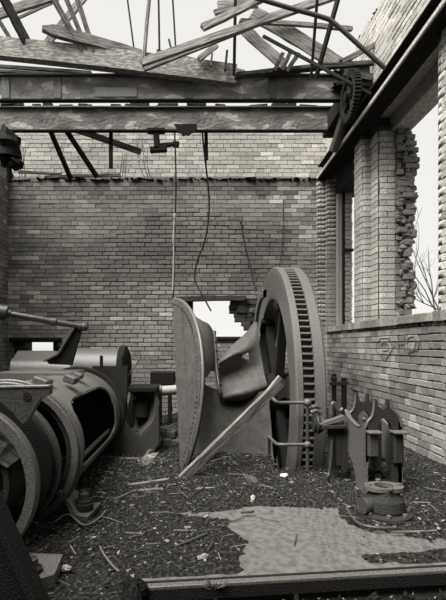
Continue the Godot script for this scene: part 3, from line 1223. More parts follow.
	# bars hanging below the girders
	for q in [[50, 130, 71, 179, 4.2, "iron_black", "leftmost of the two black iron bars slanting below the far girder"], [66, 130, 97, 177, 4.2, "iron_black", "black iron bar slanting below the far girder, next to the brown lath"], [111, 130, 111, 168, 3.6, "iron_black", "short black drop bar hanging upright below the girder beside brown lath"], [206, 130, 206.5, 160, 3.0, "iron_black", "short thin drop bar hanging upright near mid-girder beside a cable"]]:
		beam("hanging_bar", q[6], "bar", P(q[0], q[1], 6.45), P(q[2], q[3], 6.9 if q[0] < 100 else 6.45), px(q[4], 6.4), 0.05, q[5], "bars hanging below the crane", 0, 0.2)
	beam("hanging_lath", "brown wooden lath slanting below the girder at left of centre", "lath", P(74, 129, 6.5), P(141, 152, 6.6), 0.085, 0.03, "wood_dark", "", 0, 0.6)
	beam("fallen_stick", "dark stick lying on the wall ledge nearest the left corner", "stick", P(18, 172, 7.3), P(62, 174.5, 7.35), 0.035, 0.04, "wood_dark", "sticks on the ledge")
	beam("fallen_stick", "longer dark stick on the ledge under the slanting bars", "stick", P(46, 177.5, 7.25), P(121, 175.5, 7.35), 0.045, 0.05, "wood_dark", "sticks on the ledge")
	# cables
	var cb := thing("hanging_cable", "thin straight cable from the girder to the drum, partly bound in white rag", "cable", "cables hanging from the crane", P(175, 130, 6.4))
	var c1 := new_st()
	tube(c1, smooth_path([P(173.5, 90, 6.35), P(175, 140, 6.45), P(176, 190, 6.6), P(174.5, 240, 6.8), P(173.5, 299, 7.0)]), [0.011], 6)
	part("wire", c1, "cable", cb)
	var c1b := new_st()
	tube(c1b, smooth_path([P(174.8, 213, 6.68), P(173.6, 236, 6.75), P(173.6, 262, 6.85), P(172.8, 290, 6.97)]), [0.012, 0.026, 0.012, 0.022, 0.012, 0.012, 0.018, 0.02, 0.012], 6)
	part("rag", c1b, "rope", cb)
	var c2 := new_st()
	tube(c2, smooth_path([P(200, 90, 6.36), P(203, 140, 6.5), P(208, 185, 6.7), P(209, 212, 6.8), P(205, 240, 6.9), P(197, 262, 7.0), P(195, 280, 7.05), P(203, 296, 7.0), P(211, 311, 7.0)]), [0.013], 6)
	tag(obj("hanging_cable", c2, "cable"), "slack curved cable hanging from mid-girder down to the hole", "cable", "cables hanging from the crane")
	var c3 := new_st()
	tube(c3, smooth_path([P(241, 222, 7.22), P(245, 245, 7.2), P(251, 270, 7.18), P(256, 292, 7.1)]), [0.012], 6)
	rough_lump(c3, P(241, 222, 7.22), Vector3(0.05, 0.05, 0.05), 4, 5, 6, 0.1)
	tag(obj("wall_cable", c3, "cable"), "thin cable stapled slantwise on the rear wall above the flywheel", "cable", "cables on the rear wall")
	var c4 := new_st()
	tube(c4, smooth_path([P(284, 200, 7.22), P(283, 225, 7.22), P(282, 250, 7.2), P(279, 268, 7.2)]), [0.008], 6)
	tag(obj("wall_cable", c4, "cable"), "faint upright cable on the rear wall behind the flywheel top", "cable", "cables on the rear wall")


func build_roof_timbers() -> void:
	var G := "collapsed roof timbers over the crane"
	# u0, v0, d0, u1, v1, d1, height px, width m, material, name, label, point
	for q in [
		[-12, 47, 5.5, 236, 76, 5.62, 19, 0.2, "wood_peel", "roof_beam", "long thick peeling white beam lying across the crane", 0.0],
		[-8, 66, 5.9, 92, 73, 5.9, 3.0, 0.06, "wood_dark", "roof_batten", "upper thin batten under the thick peeling beam", 0.0],
		[-8, 71, 5.85, 86, 76.5, 5.85, 2.6, 0.06, "wood_dark", "roof_batten", "lower thin batten just above the near girder", 0.0],
		[1, -6, 5.2, 27, 43, 5.5, 11, 0.06, "wood_dark", "roof_plank", "wide dark plank slanting down at the top left corner", 0.0],
		[-14, 19, 5.6, 58, -5, 5.6, 9, 0.08, "wood_grey", "roof_plank", "grey plank rising rightwards across the top left corner", 0.0],
		[16, 19, 5.7, 56, 1, 5.7, 2.4, 0.04, "wood_grey", "roof_batten", "thin batten just below the rising grey plank", 0.0],
		[-2, 19, 5.5, 12, 42, 5.5, 4, 0.05, "wood_dark", "roof_batten", "short dark strut at the extreme left edge", 0.0],
		[52, -4, 5.3, 83, 51, 5.5, 5, 0.06, "wood_grey", "roof_rafter", "first of three close rafters leaning on the peeling beam", 0.0],
		[65, -4, 5.35, 87, 50, 5.5, 4, 0.05, "wood_grey", "roof_rafter", "middle of three close rafters leaning on the peeling beam", 0.0],
		[76, -4, 5.4, 94, 52, 5.5, 4.4, 0.05, "wood_grey", "roof_rafter", "third of three close rafters, nearest the sharp-ended timber's middle", 0.0],
		[85, -4, 5.7, 45, 46, 5.7, 7, 0.06, "wood_pale", "roof_plank", "pale plank crossing behind the three close rafters", 0.0],
		[43, 29, 5.4, 142, 56, 5.6, 10, 0.12, "wood_grey", "roof_beam", "grey timber with a tapered left end above the peeling beam", 0.12],
		[127, -4, 5.6, 134, 49, 5.6, 2.6, 0.035, "iron_dark", "roof_rod", "thin leaning rod beside the wide pale upright board", 0.0],
		[149.5, -4, 5.5, 144, 59, 5.5, 9, 0.05, "wood_pale", "roof_board", "wide pale upright board standing on the peeling beam", 0.0],
		[158.5, -4, 5.6, 159.5, 53, 5.6, 3.4, 0.04, "iron_dark", "roof_rod", "upright rod just right of the wide pale board", 0.0],
		[172.5, -4, 5.6, 175.5, 46, 5.6, 3.4, 0.04, "iron_dark", "roof_rod", "upright rod ending on the long pale sloping rafter", 0.0],
		[141, 63, 5.25, 338, -5, 5.1, 7, 0.09, "wood_pale", "roof_rafter", "long pale rafter sloping up from mid-beam to the top edge", 0.0],
		[144, 69, 5.4, 262, 22, 5.4, 4.5, 0.07, "wood_grey", "roof_rafter", "thinner grey rafter just below the long pale one", 0.0],
		[202, 28, 5.2, 268, -5, 5.1, 6.5, 0.09, "wood_pale", "roof_rafter", "short pale rafter above the long pale one", 0.0],
		[214, 13, 5.3, 262, -4, 5.3, 5, 0.06, "wood_grey", "roof_batten", "grey batten at the top edge above the short pale rafter", 0.0],
		[218, 6, 5.5, 258, 3, 5.5, 9, 0.05, "wood_pale", "roof_board", "pale board end peeking in at the middle of the top edge", 0.0],
		[198, 60, 5.5, 217, 45, 5.5, 5, 0.07, "wood_pale", "roof_block", "short pale block propped under the thinner grey rafter", 0.0],
		[213, 46, 5.5, 211, 66, 5.5, 3, 0.04, "wood_grey", "roof_stub", "small upright stub below the short pale block", 0.0],
		[227, 52, 5.5, 225, 71, 5.5, 4.4, 0.05, "wood_dark", "roof_stub", "dark stump beside the tall dark post", 0.0],
		[169, 40, 5.5, 172, 52, 5.5, 3.5, 0.04, "wood_dark", "roof_stub", "dark stump at the foot of the rod ending on the pale rafter", 0.0],
		[235.5, -5, 5.2, 234, 75, 5.45, 5, 0.06, "iron_dark", "roof_post", "tall dark upright post right of the peeling beam's end", 0.0],
		[156, 53, 5.75, 244, 74, 5.75, 6, 0.09, "wood_grey", "roof_beam", "low timber running down to the tall dark post", 0.0],
		[240, 21, 5.6, 352, 29, 5.6, 4, 0.07, "wood_grey", "roof_batten", "thin level batten right of the tall dark post", 0.0],
		[252, 13, 5.7, 342, 66, 5.6, 14, 0.06, "wood_grey", "roof_plank", "wide grey plank falling rightwards behind the two leaning pipes", 0.0],
		[244, 29, 5.5, 283, 64, 5.5, 11, 0.05, "wood_pale", "roof_plank", "weathered pale plank falling to the three short stubs", 0.0],
		[263, 36, 5.2, 371, 94, 5.1, 3, 0.035, "iron_dark", "roof_rod", "long thin rod slanting down to the gear wheel", 0.0],
		[317.5, -5, 5.0, 311, 78, 5.4, 4.6, 0.05, "iron_dark", "roof_pipe", "nearly upright iron pipe above the right half of the girder", 0.0],
		[339, -5, 5.0, 316, 78, 5.4, 5.4, 0.055, "iron_dark", "roof_pipe", "leaning iron pipe crossing the bent tube", 0.0],
		[283, 53, 5.5, 274, 71, 5.5, 3.6, 0.05, "wood_dark", "roof_stub", "leftmost of three short leaning stubs on the girder", 0.0],
		[290, 53, 5.5, 282, 70, 5.5, 4, 0.05, "wood_dark", "roof_stub", "middle of three short leaning stubs on the girder", 0.0],
		[299, 53, 5.5, 287, 71, 5.5, 4, 0.05, "wood_dark", "roof_stub", "rightmost of three short leaning stubs on the girder", 0.0],
		[236, 76, 5.5, 350, 64, 5.7, 3.4, 0.18, "wood_dark", "roof_board", "dark flat board lying along the near girder's right half", 0.0],
		[322, 67, 5.3, 374, 63, 5.3, 4, 0.1, "wood_dark", "roof_board", "short dark board over the gear wheel", 0.0],
		[341, 62, 5.4, 378, 43, 5.5, 4.4, 0.07, "wood_grey", "roof_batten", "short batten slanting up to the broken brick wall end", 0.0],
		[345, 74, 5.3, 372, 78, 5.3, 6, 0.1, "wood_dark", "roof_block", "dark block between gear wheel and brick wall", 0.0]]:
		var a := P(q[0], q[1], q[2])
		var b := P(q[3], q[4], q[5])
		beam(q[9], q[10], "timber" if String(q[8]).begins_with("wood") else "metal bar", a, b, px(q[6], (q[2] + q[5]) / 2), q[7] * 0.55, q[8], G, 0.0, (0.25 if q[8] == "wood_peel" else 0.7) if String(q[8]).begins_with("wood") else 0.15, q[11])
	var t := new_st()
	tube(t, smooth_path([P(250, -4, 5.0), P(290, 8, 5.0), P(322, 17, 5.0), P(334, 23, 5.0), P(360, 46, 5.0), P(386, 69, 5.0)], 5), [px(2.3, 5.0)], 8)
	tag(obj("bent_tube", t, "iron"), "bent iron tube drooping from the top edge to the side wall", "metal tube", G)
	# rubble of the broken wall end and heaped scraps over the crane's right end
	var rb := new_st()
	for k in 26:
		var p := P(rng.randf_range(335, 352), rng.randf_range(62, 92), rng.randf_range(5.5, 5.8))
		rough_lump(rb, p, Vector3(rng.randf_range(0.08, 0.28), rng.randf_range(0.05, 0.12), 0.15), rng.randi(), 5, 7, 0.5)
	var wr := new_st()
	for k in 22:
		var z := rng.randf_range(5.2, 6.3)
		rough_lump(wr, Vector3(2.3 + rng.randf_range(-0.06, 0.1), 5.17 + rng.randf_range(-0.02, 0.14), -z), Vector3(rng.randf_range(0.1, 0.2), rng.randf_range(0.06, 0.16), rng.randf_range(0.1, 0.25)), rng.randi(), 5, 7, 0.5)
	tag(obj("wall_rubble", wr, "rubble"), "dark rubble along the broken top of the side wall", "rubble", "", "stuff")
	var o := obj("roof_debris", rb, "rubble")
	tag(o, "heap of dark roof scraps on the crane's right end", "debris", "", "stuff")


# ---------------------------------------------------------------- flywheel
func build_flywheel() -> void:
	var fw := thing("flywheel", "huge grey iron flywheel with a slotted rim standing in a pit", "flywheel", "", Vector3(0.9, 0.52, -5.6))
	var xf := Transform3D(Basis(Vector3(0, 0, 1), -PI / 2 - 0.015), Vector3(0.885, 0.52, -5.6))
	var R := 1.58
	var st := new_st()
	lathe(st, [[1.2, 0.02], [1.5, 0.0], [1.565, 0.004], [R, 0.02], [R, 0.066], [1.515, 0.068], [1.515, 0.172], [R, 0.174], [R, 0.265], [1.565, 0.28], [1.3, 0.28], [1.3, 0.2], [1.2, 0.2], [1.2, 0.02]], xf, 120)
	part("rim", st, "iron_worn", fw)
	# barring slots: a bridge of iron between each two
	var rung := new_st()
	cbox(rung, Transform3D(), Vector3(0.058, 0.106, 0.02), 0.004)
	var rm := commit(rung)
	for k in 140:
		var a := TAU * k / 140
		var o := MeshInstance3D.new()
		o.mesh = rm
		o.material_override = M["iron_worn"]
		o.name = "rung"
		fw.add_child(o, true)
		o.transform = Transform3D(Basis(), -fw.position) * xf * Transform3D(Basis(Vector3.UP, a), Vector3(cos(a) * 1.543, 0.12, -sin(a) * 1.543))
	# hub and spokes
	var hb := new_st()
	lathe(hb, [[0.0, -0.12], [0.14, -0.12], [0.14, -0.1], [0.26, -0.1], [0.28, -0.08], [0.28, 0.36], [0.14, 0.38], [0.14, 0.5], [0.0, 0.5]], xf, 32)
	part("hub", hb, "iron_black", fw)
	for k in 6:
		var a := TAU * k / 6 + 0.35
		var sp := new_st()
		var dir := Vector3(cos(a), 0, -sin(a))
		var tg := Vector3(sin(a), 0, cos(a))
		var p: Array = []
		for e in [[0.25, 0.09], [0.6, 0.065], [0.95, 0.06], [1.22, 0.085]]:
			p.append(e)
		for i in 3:
			var m0: Vector3 = dir * p[i][0] + Vector3(0, 0.11, 0)
			var m1: Vector3 = dir * p[i + 1][0] + Vector3(0, 0.11, 0)
			var w0: float = p[i][1]
			var w1: float = p[i + 1][1]
			var c0 := [m0 + tg * w0 + Vector3(0, 0.05, 0), m0 - tg * w0 + Vector3(0, 0.05, 0), m0 - tg * w0 - Vector3(0, 0.05, 0), m0 + tg * w0 - Vector3(0, 0.05, 0)]
			var c1 := [m1 + tg * w1 + Vector3(0, 0.05, 0), m1 - tg * w1 + Vector3(0, 0.05, 0), m1 - tg * w1 - Vector3(0, 0.05, 0), m1 + tg * w1 - Vector3(0, 0.05, 0)]
			for j in 4:
				var l := (j + 1) % 4
				quad_out(sp, xf * c0[j], xf * c0[l], xf * c1[l], xf * c1[j], xf * ((m0 + m1) / 2))
		part("spoke", sp, "iron_black", fw)
	# bolted lugs on the inside of the rim
	for k in 6:
		var a := TAU * k / 6 + 0.35
		var lg := new_st()
		cbox(lg, xf * Transform3D(Basis(Vector3.UP, a), Vector3(cos(a) * 1.17, 0.1, -sin(a) * 1.17)), Vector3(0.1, 0.2, 0.24), 0.015)
		part("lug", lg, "iron_black", fw)


# ---------------------------------------------------------------- winding drum
func build_drum() -> void:
	var dr := thing("winding_drum", "wrecked winding drum with crumpled riveted plates and a curved wooden cheek", "winding drum", "", Vector3(0.3, 0, -4.8))
	# left cheek: a segment of a disc, its curve towards the eye
	var A := P(173.5, 299, 4.9)
	var B := P(182, 474, 4.03)
	var C := P(202.5, 372, 3.98)
	var mid := (A + B) / 2
	var yv := (A - B).normalized()
	var xv := (C - mid) - yv * (C - mid).dot(yv)
	var sag := xv.length()
	xv = xv.normalized()
	var zv := xv.cross(yv)
	var hc := A.distance_to(B) / 2
	var R := (hc * hc + sag * sag) / (2 * sag)
	var xf := Transform3D(Basis(xv, yv, zv), mid)
	var half := asin(minf(1.0, hc / R))
	if sag > hc:
		half = PI - half
	# three boards side by side make the cheek
	var cuts := [0.0, sag * 0.42, sag * 0.8, sag]
	var edge := func(x: float) -> float:
		return sqrt(maxf(0.0, R * R - pow(R - sag + x, 2)))
	var tilt := [0.0, 0.0, 0.0]
	for k in 3:
		var poly := PackedVector2Array()
		var n := 14
		var x0: float = cuts[k] + (0.013 if k else 0.0)
		var x1: float = cuts[k + 1] - (0.013 if k < 2 else 0.0)
		for i in n + 1:
			var x := lerpf(x0, x1, float(i) / n)
			poly.append(Vector2(x, edge.call(x)))
		for i in range(n, -1, -1):
			var x := lerpf(x0, x1, float(i) / n)
			if edge.call(x) > 0.002:
				poly.append(Vector2(x, -edge.call(x)))
		var st := new_st()
		prism(st, poly, xf * Transform3D(Basis(), Vector3(0, 0, [0.0, -0.004, 0.003][k])), 0.03)
		part("cheek_board", st, "sheet", dr)
	# dark sheet added behind the boards to blacken the gaps between them
	var bkp := new_st()
	var bpoly := PackedVector2Array()
	for i in 25:
		var a := lerpf(-half, half, i / 24.0)
		bpoly.append(Vector2(R * cos(a) - (R - sag), R * sin(a)) * 0.985)
	prism(bkp, bpoly, xf * Transform3D(Basis(), Vector3(0, 0, -0.03)), 0.02)
	part("dark_backing", bkp, "iron_black", dr)
	# rounded iron rim along the curve, riveted
	var rim := new_st()
	var path: Array = []
	for i in 33:
		var a := lerpf(-half, half, i / 32.0)
		path.append(xf * Vector3(R * cos(a) - (R - sag), R * sin(a), -0.01))
	tube(rim, path, [0.017], 8)
	part("cheek_rim", rim, "iron_worn", dr)
	var rv := new_st()
	lathe(rv, [[0.011, 0.0], [0.009, 0.006], [0.0, 0.009]], Transform3D(), 6)
	var rmesh := commit(rv)
	for i in 44:
		var a := lerpf(-half * 0.9, half * 0.97, i / 43.0)
		var o := MeshInstance3D.new()
		o.mesh = rmesh
		o.material_override = M["iron"]
		o.name = "rivet"
		dr.add_child(o, true)
		var p := xf * Vector3((R - 0.055) * cos(a) - (R - sag), (R - 0.055) * sin(a), 0.015)
		o.transform = Transform3D(Basis(Quaternion(Vector3.UP, zv.normalized())), p - dr.position)
	# right-hand flange ring beside the flywheel, with rivets on its face
	var fx := Transform3D(Basis(Vector3(0, 0, 1), -PI / 2), Vector3(0.8, 0.95, -5.6))
	var fl := new_st()
	lathe(fl, [[0.79, 0.0], [0.87, 0.0], [0.885, 0.012], [0.885, 0.045], [0.79, 0.045], [0.79, 0.0]], fx, 60, 0.1 * PI, 1.06 * PI)
	part("flange", fl, "iron_worn", dr)
	for i in 36:
		var a := lerpf(0.12, 1.05, i / 35.0) * PI
		var o := MeshInstance3D.new()
		o.mesh = rmesh
		o.material_override = M["iron"]
		o.name = "rivet"
		dr.add_child(o, true)
		o.transform = Transform3D(Basis(Quaternion(Vector3.UP, Vector3(-1, 0, 0))), fx * Vector3(0.83 * cos(a), 0.0, -0.83 * sin(a)) - dr.position)
	# left half of the shell
	var s1 := new_st()
	sheet(s1, [[P(194, 316, 5.4), P(202, 321, 5.4), P(209, 325, 5.5), P(214, 334, 5.65)], [P(199, 335, 5.0), P(206, 339, 5.1), P(211, 344, 5.2), P(214.5, 350, 5.45)], [P(203, 358, 4.7), P(208, 361, 4.85), P(212, 363, 5.1), P(214.5, 366, 5.4)], [P(203, 380, 4.6), P(208, 375, 4.85), P(211, 371, 5.15), P(214, 372, 5.4)]], 0.012, 6, 0.005)
	part("shell_plate", s1, "sheet", dr)
	# right half, crumpled and folded under
	var s2 := new_st()
	var tear := func(r: float, c: float) -> bool:
		return r > 0.3 and r < 0.46 and c > 0.27 and c < 0.36 + 0.05 * sin(r * 40)
	sheet(s2, [[P(257, 318, 6.3), P(246, 333, 6.2), P(233, 345, 6.0), P(221, 357, 5.8)], [P(258, 338, 5.8), P(246, 346, 5.35), P(233, 352, 5.2), P(219.5, 361, 5.2)], [P(260, 352, 5.6), P(247, 357, 5.3), P(233, 361, 5.22), P(219, 368, 5.2)], [P(263, 368, 5.4), P(249, 372, 5.3), P(234, 375, 5.28), P(219.5, 382, 5.25)], [P(267, 385, 5.1), P(253, 390, 4.95), P(238, 394, 4.9), P(223, 398, 4.95)], [P(268, 392, 5.25), P(254, 400, 5.2), P(240, 404, 5.2), P(226, 402, 5.3)]], 0.012, 6, 0.006, tear)
	part("shell_plate", s2, "sheet", dr)
	# lower shell
	var s3 := new_st()
	var ragged := func(r: float, c: float) -> bool:
		return r > 0.93 and sin(c * 47) > 0.25
	sheet(s3, [[P(203, 384, 4.95), P(218, 390, 5.1), P(240, 396, 5.1), P(268, 390, 4.95)], [P(200, 420, 4.75), P(218, 425, 4.85), P(242, 428, 4.85), P(271, 422, 4.75)], [P(195, 450, 4.58), P(215, 453, 4.62), P(242, 453, 4.62), P(273, 452, 4.58)], [P(193, 466, 4.42), P(215, 467, 4.42), P(243, 467, 4.42), P(275, 468, 4.4)]], 0.012, 8, 0.005, ragged)
	part("shell_plate", s3, "sheet_dark", dr)
	# torn angle iron in the valley between the halves, with bolts
	var va := new_st()
	tube(va, smooth_path([P(214, 332, 5.6), P(215.5, 352, 5.35), P(217, 372, 5.1), P(220, 392, 4.95), P(223, 402, 5.0)], 4), [0.03, 0.022, 0.03, 0.026], 6)
	part("seam_angle", va, "iron", dr)
	for i in 7:
		var o := MeshInstance3D.new()
		o.mesh = rmesh
		o.material_override = M["iron_dark"]
		o.name = "bolt"
		dr.add_child(o, true)
		o.transform = Transform3D(Basis(Vector3(1, 0, 0), PI / 2).scaled(Vector3.ONE * 1.6), P(215.5 + i * 0.9, 342 + i * 8.5, 5.3 - i * 0.055) + Vector3(0, 0, 0.1) - dr.position)
	# plank props behind the lower shell
	for u in [207.0, 227.0, 236.0, 262.0]:
		var pr := new_st()
		bar(pr, P(u, 462, 4.5), P(u, 470, 4.45), 0.03, 0.05, PI / 2)
		part("shell_foot", pr, "iron_dark", dr)


# ---------------------------------------------------------------- handrail and plank
func build_handrail() -> void:
	var hr := thing("handrail", "thin iron handrail with two bent rails in front of the flywheel", "handrail", "", P(308, 478, 3.89))
	var d := 3.89
	var st := new_st()
	tube(st, [P(307.5, 480, d), P(307.5, 402, d)], [0.016], 10)
	part("post", st, "iron", hr)
	for v in [402.5, 444.5]:
		var r := new_st()
		tube(r, smooth_path([P(307.5, v, d), P(294, v, d), P(280, v, d), P(275.5, v - 1.5, d + 0.1), P(269, v - 8, d + 0.5)], 5), [0.015], 8)
		part("rail", r, "iron_worn", hr)
		var j := new_st()
		rough_lump(j, P(307.5, v, d), Vector3.ONE * 0.065, 3, 8, 12, 0.02)
		part("ball_joint", j, "iron_worn", hr)
	var p2 := new_st()
	tube(p2, [P(269, 436.5, d + 0.5), P(269.5, 462, d + 0.5)], [0.014], 8)
	part("post", p2, "iron_dark", hr)
	var bs := new_st()
	lathe(bs, [[0.0, 0.0], [0.05, 0.0], [0.05, 0.015], [0.025, 0.03], [0.0, 0.03]], Transform3D(Basis(), P(307.5, 478.5, d)), 12)
	part("base", bs, "iron_dark", hr)

	# the plank that leans on it
	var pl := new_st()
	var L := P(184, 479, 3.82).distance_to(P(281, 381, 3.84))
	timber(pl, L, 0.075, 0.045, 77, 0.4)
	var o := obj("leaning_plank", pl, "wood_grey")
	o.transform = along(P(184, 477, 3.82), P(277, 386, 3.84), 0.25)
	tag(o, "pale split plank leaning up across the drum to the handrail", "plank")
	var sp := new_st()
	timber(sp, 0.16, 0.035, 0.035, 78, 0.7)
	var s2 := obj("splinter", sp, "wood_pale", o)
	s2.transform = Transform3D(Basis(Vector3(0, 0, 1), 0.12), Vector3(L / 2 - 0.03, 0.03, 0.0))


# ---------------------------------------------------------------- engine at the left
func build_engine() -> void:
	var en := thing("engine_frame", "massive horizontal engine guide barrel with an open side window", "engine", "", Vector3(-1.23, 0, -3.4))
	var AX := -1.23
	var AY := 0.44
	var ax := func(d: float) -> Transform3D: return Transform3D(Basis(Vector3(1, 0, 0), -PI / 2), Vector3(AX, AY, -d))
	# shell of the barrel with its window; angle 0 points right, 90 up
	var st := new_st()
	var bore := new_st()
	var d0 := 2.98
	var d1 := 4.62
	var NA := 96
	var ND := 40
	var RO := 0.445
	var RI := 0.395
	var inside := func(a: float, d: float) -> bool:
		var x := (d - 3.77) / 0.64
		var y := (a - deg_to_rad(11)) / deg_to_rad(35)
		return pow(absf(x), 5.0) + pow(absf(y), 5.0) < 1.0
	var pt := func(a: float, d: float, r: float) -> Vector3: return Vector3(AX + cos(a) * r, AY + sin(a) * r, -d)
	for i in NA:
		for j in ND:
			var a := TAU * i / NA - PI
			var b := TAU * (i + 1) / NA - PI
			var e := d0 + (d1 - d0) * j / ND
			var g := d0 + (d1 - d0) * (j + 1) / ND
			if inside.call((a + b) / 2, (e + g) / 2):
				continue
			st.set_smooth_group(1)
			quad(st, pt.call(a, g, RO), pt.call(a, e, RO), pt.call(b, e, RO), pt.call(b, g, RO))
			bore.set_smooth_group(2)
			quad(bore, pt.call(a, e, RI), pt.call(a, g, RI), pt.call(b, g, RI), pt.call(b, e, RI))
	part("barrel", st, "iron_barrel", en)
	lathe(bore, [[0.0, 0.0], [0.41, 0.0], [0.41, 0.02], [0.0, 0.02]], ax.call(4.58), 32)
	part("bore", bore, "iron_dark", en)
	# raised lip round the window
	var lip := new_st()
	var loop: Array = []
	for k in 61:
		var t := TAU * k / 60
		var cx := signf(cos(t)) * pow(absf(cos(t)), 0.4)
		var cy := signf(sin(t)) * pow(absf(sin(t)), 0.4)
		loop.append(pt.call(deg_to_rad(11) + deg_to_rad(36) * cy, 3.77 + 0.65 * cx, 0.435))
	tube(lip, loop, [0.014], 8)
	part("window_lip", lip, "iron_worn", en)
	# slide bar inside the window
	var sb := new_st()
	bar(sb, Vector3(AX + 0.36, AY - 0.13, -3.1), Vector3(AX + 0.36, AY - 0.13, -4.5), 0.03, 0.025)
	part("slide_bar", sb, "iron_worn", en)
	# rings along the barrel
	for g in [[2.25, 0.06, 0.43, 0.375, "iron_worn"], [2.6, 0.03, 0.40, 0.3, "iron_black"], [2.64, 0.06, 0.42, 0.34, "iron"], [2.87, 0.02, 0.475, 0.43, "iron_worn"], [2.9, 0.02, 0.49, 0.43, "iron_worn"], [2.93, 0.06, 0.47, 0.38, "iron_dark"], [4.6, 0.09, 0.49, 0.3, "iron_dark"]]:
		var rg := new_st()
		var w: float = g[1]
		lathe(rg, [[g[3], 0.0], [g[2] - 0.008, 0.0], [g[2], 0.008], [g[2], w - 0.008], [g[2] - 0.008, w], [g[3], w], [g[3], 0.0]], ax.call(g[0]), 72)
		part("ring", rg, g[4], en)
	var nk := new_st()
	lathe(nk, [[0.24, 0.0], [0.27, 0.0], [0.27, 0.6], [0.24, 0.6]], ax.call(2.3), 48)
	part("neck", nk, "iron_dark", en)
	# rubble caught in the neck and the inside of the near ring
	var rb := new_st()
	for k in 26:
		var a := rng.randf_range(-0.6, 1.0)
		rough_lump(rb, pt.call(a, rng.randf_range(2.66, 2.84), 0.33), Vector3(0.06, 0.06, 0.07) * rng.randf_range(0.5, 1.2), rng.randi(), 5, 6, 0.5)
	var ro := part("rust_scale", rb, "iron_dark", en)
	ro.set_meta("kind", "stuff")
	# saddle plate and lugs on top
	var sd := new_st()
	prism(sd, poly_of([-0.36, -0.02, 0.36, -0.02, 0.33, 0.045, -0.33, 0.045]), Transform3D(Basis(), Vector3(-1.46, AY + 0.42, -4.2)), 0.6)
	part("saddle", sd, "iron_barrel", en)
	for q in [[-1.1, 3.2, 0.07], [-0.98, 3.5, 0.06], [-1.03, 3.9, 0.05]]:
		var lg := new_st()
		cbox(lg, Transform3D(Basis(Vector3(0, 0, 1), -0.35), Vector3(q[0], AY + 0.445, -q[1])), Vector3(q[2] * 1.6, q[2], q[2] * 2.0), 0.01)
		part("lug", lg, "iron_worn", en)
	# end plate, its flat top edge and two studs
	var ep := new_st()
	var epp := PackedVector2Array()
	for q in [[93, 366], [128, 366], [127.5, 392], [122, 435], [114, 458], [92, 459]]:
		var p := P(q[0], q[1], 4.68)
		epp.append(Vector2(p.x, p.y))
	prism(ep, epp, Transform3D(Basis(), Vector3(0, 0, -4.68)), 0.07)
	part("end_plate", ep, "iron_dark", en)
	for x in [-0.99, -0.77]:
		var sdt := new_st()
		tube(sdt, [Vector3(x, 0.92, -4.66), Vector3(x, 1.04, -4.66)], [0.018], 8)
		part("stud", sdt, "iron_black", en)
	# feet with holding-down bolts
	var ft := new_st()
	sheet(ft, [[Vector3(-0.9, 0.2, -2.9), Vector3(-0.88, 0.2, -3.06)], [Vector3(-0.82, 0.12, -2.88), Vector3(-0.8, 0.12, -3.07)], [Vector3(-0.77, 0.06, -2.85), Vector3(-0.74, 0.06, -3.09)], [Vector3(-0.69, 0.05, -2.84), Vector3(-0.66, 0.05, -3.1)]], 0.03, 5)
	part("foot", ft, "iron_worn", en)
	var bo := new_st()
	lathe(bo, [[0.0, 0.0], [0.062, 0.0], [0.062, 0.07], [0.055, 0.078], [0.0, 0.078]], Transform3D(Basis(), Vector3(-0.745, 0.04, -2.96)), 24)
	part("boss", bo, "iron_dark", en)
	bolt(en, Vector3(-0.745, 0.11, -2.96), 0.032)
	# near foot plate with its bolt
	var fp := new_st()
	prism(fp, poly_of([-0.92, -2.3, -0.68, -2.28, -0.66, -2.08, -0.82, -1.95, -0.95, -2.0]), Transform3D(Basis(Vector3(1, 0, 0), PI / 2), Vector3(0, 0.06, 0)), 0.06)
	part("foot", fp, "iron_worn", en)
	bolt(en, Vector3(-0.775, 0.09, -2.1), 0.03)
	# triangular gusset bracket at the near end
	var gs := new_st()
	var d := 2.36
	var poly := PackedVector2Array()
	for q in [[-40, 388], [51, 387], [51, 394], [40, 400], [29, 420], [24, 423], [14, 410], [0, 398], [-40, 380]]:
		var p := P(q[0], q[1], d)
		poly.append(Vector2(p.x, p.y))
	var g2 := PackedVector2Array()
	for q in [[-40, 388.5], [51, 387], [51, 394], [41, 399], [29, 420], [24, 423], [14, 411], [0, 399], [-40, 396]]:
		var p := P(q[0], q[1], d)
		g2.append(Vector2(p.x, p.y))
	prism(gs, g2, Transform3D(Basis(), Vector3(0, 0, -d)), 0.05)
	part("gusset", gs, "iron", en)
	var gt := new_st()
	bar(gt, P(-40, 387.5, d), P(51.5, 386, d), 0.06, 0.016)
	part("gusset_flange", gt, "iron_worn", en)
	var gh := new_st()
	lathe(gh, [[0.0, 0.0], [0.022, 0.0], [0.022, 0.012], [0.0, 0.012]], Transform3D(Basis(Vector3(1, 0, 0), PI / 2), P(29, 396, d) + Vector3(0, 0, 0.018)), 14)
	part("plug", gh, "iron_black", en)

	# splintered timber end inside the near ring
	beam("broken_timber", "splintered timber end lodged inside the near engine ring", "timber", P(-34, 425, 2.3), P(15, 458, 2.32), 0.1, 0.08, "wood_dark", "", 0.0, 1.6)

	# foreground casting at the lower left corner
	var fc := new_st()
	var q1 := P(-6, 505, 1.9)
	var q2 := P(38, 600, 1.85)
	var q3 := P(60, 660, 1.85)
	prism(fc, PackedVector2Array([Vector2(P(-60, 380, 1.88).x, P(-60, 380, 1.88).y), Vector2(q1.x, q1.y), Vector2(q2.x, q2.y), Vector2(q3.x, q3.y), Vector2(P(-60, 660, 1.88).x, P(-60, 660, 1.88).y)]), Transform3D(Basis(), Vector3(0, 0, -1.88)), 0.08)
	var fo := thing("slanting_casting", "dark pitted casting slanting across the lower left corner", "casting", "", Vector3(-0.9, 0, -1.88))
	part("plate", fc, "iron_black", fo)
	var fe := new_st()
	bar(fe, P(-8, 497, 1.84), P(45, 613, 1.82), 0.1, 0.03)
	part("edge_flange", fe, "iron_black", fo)

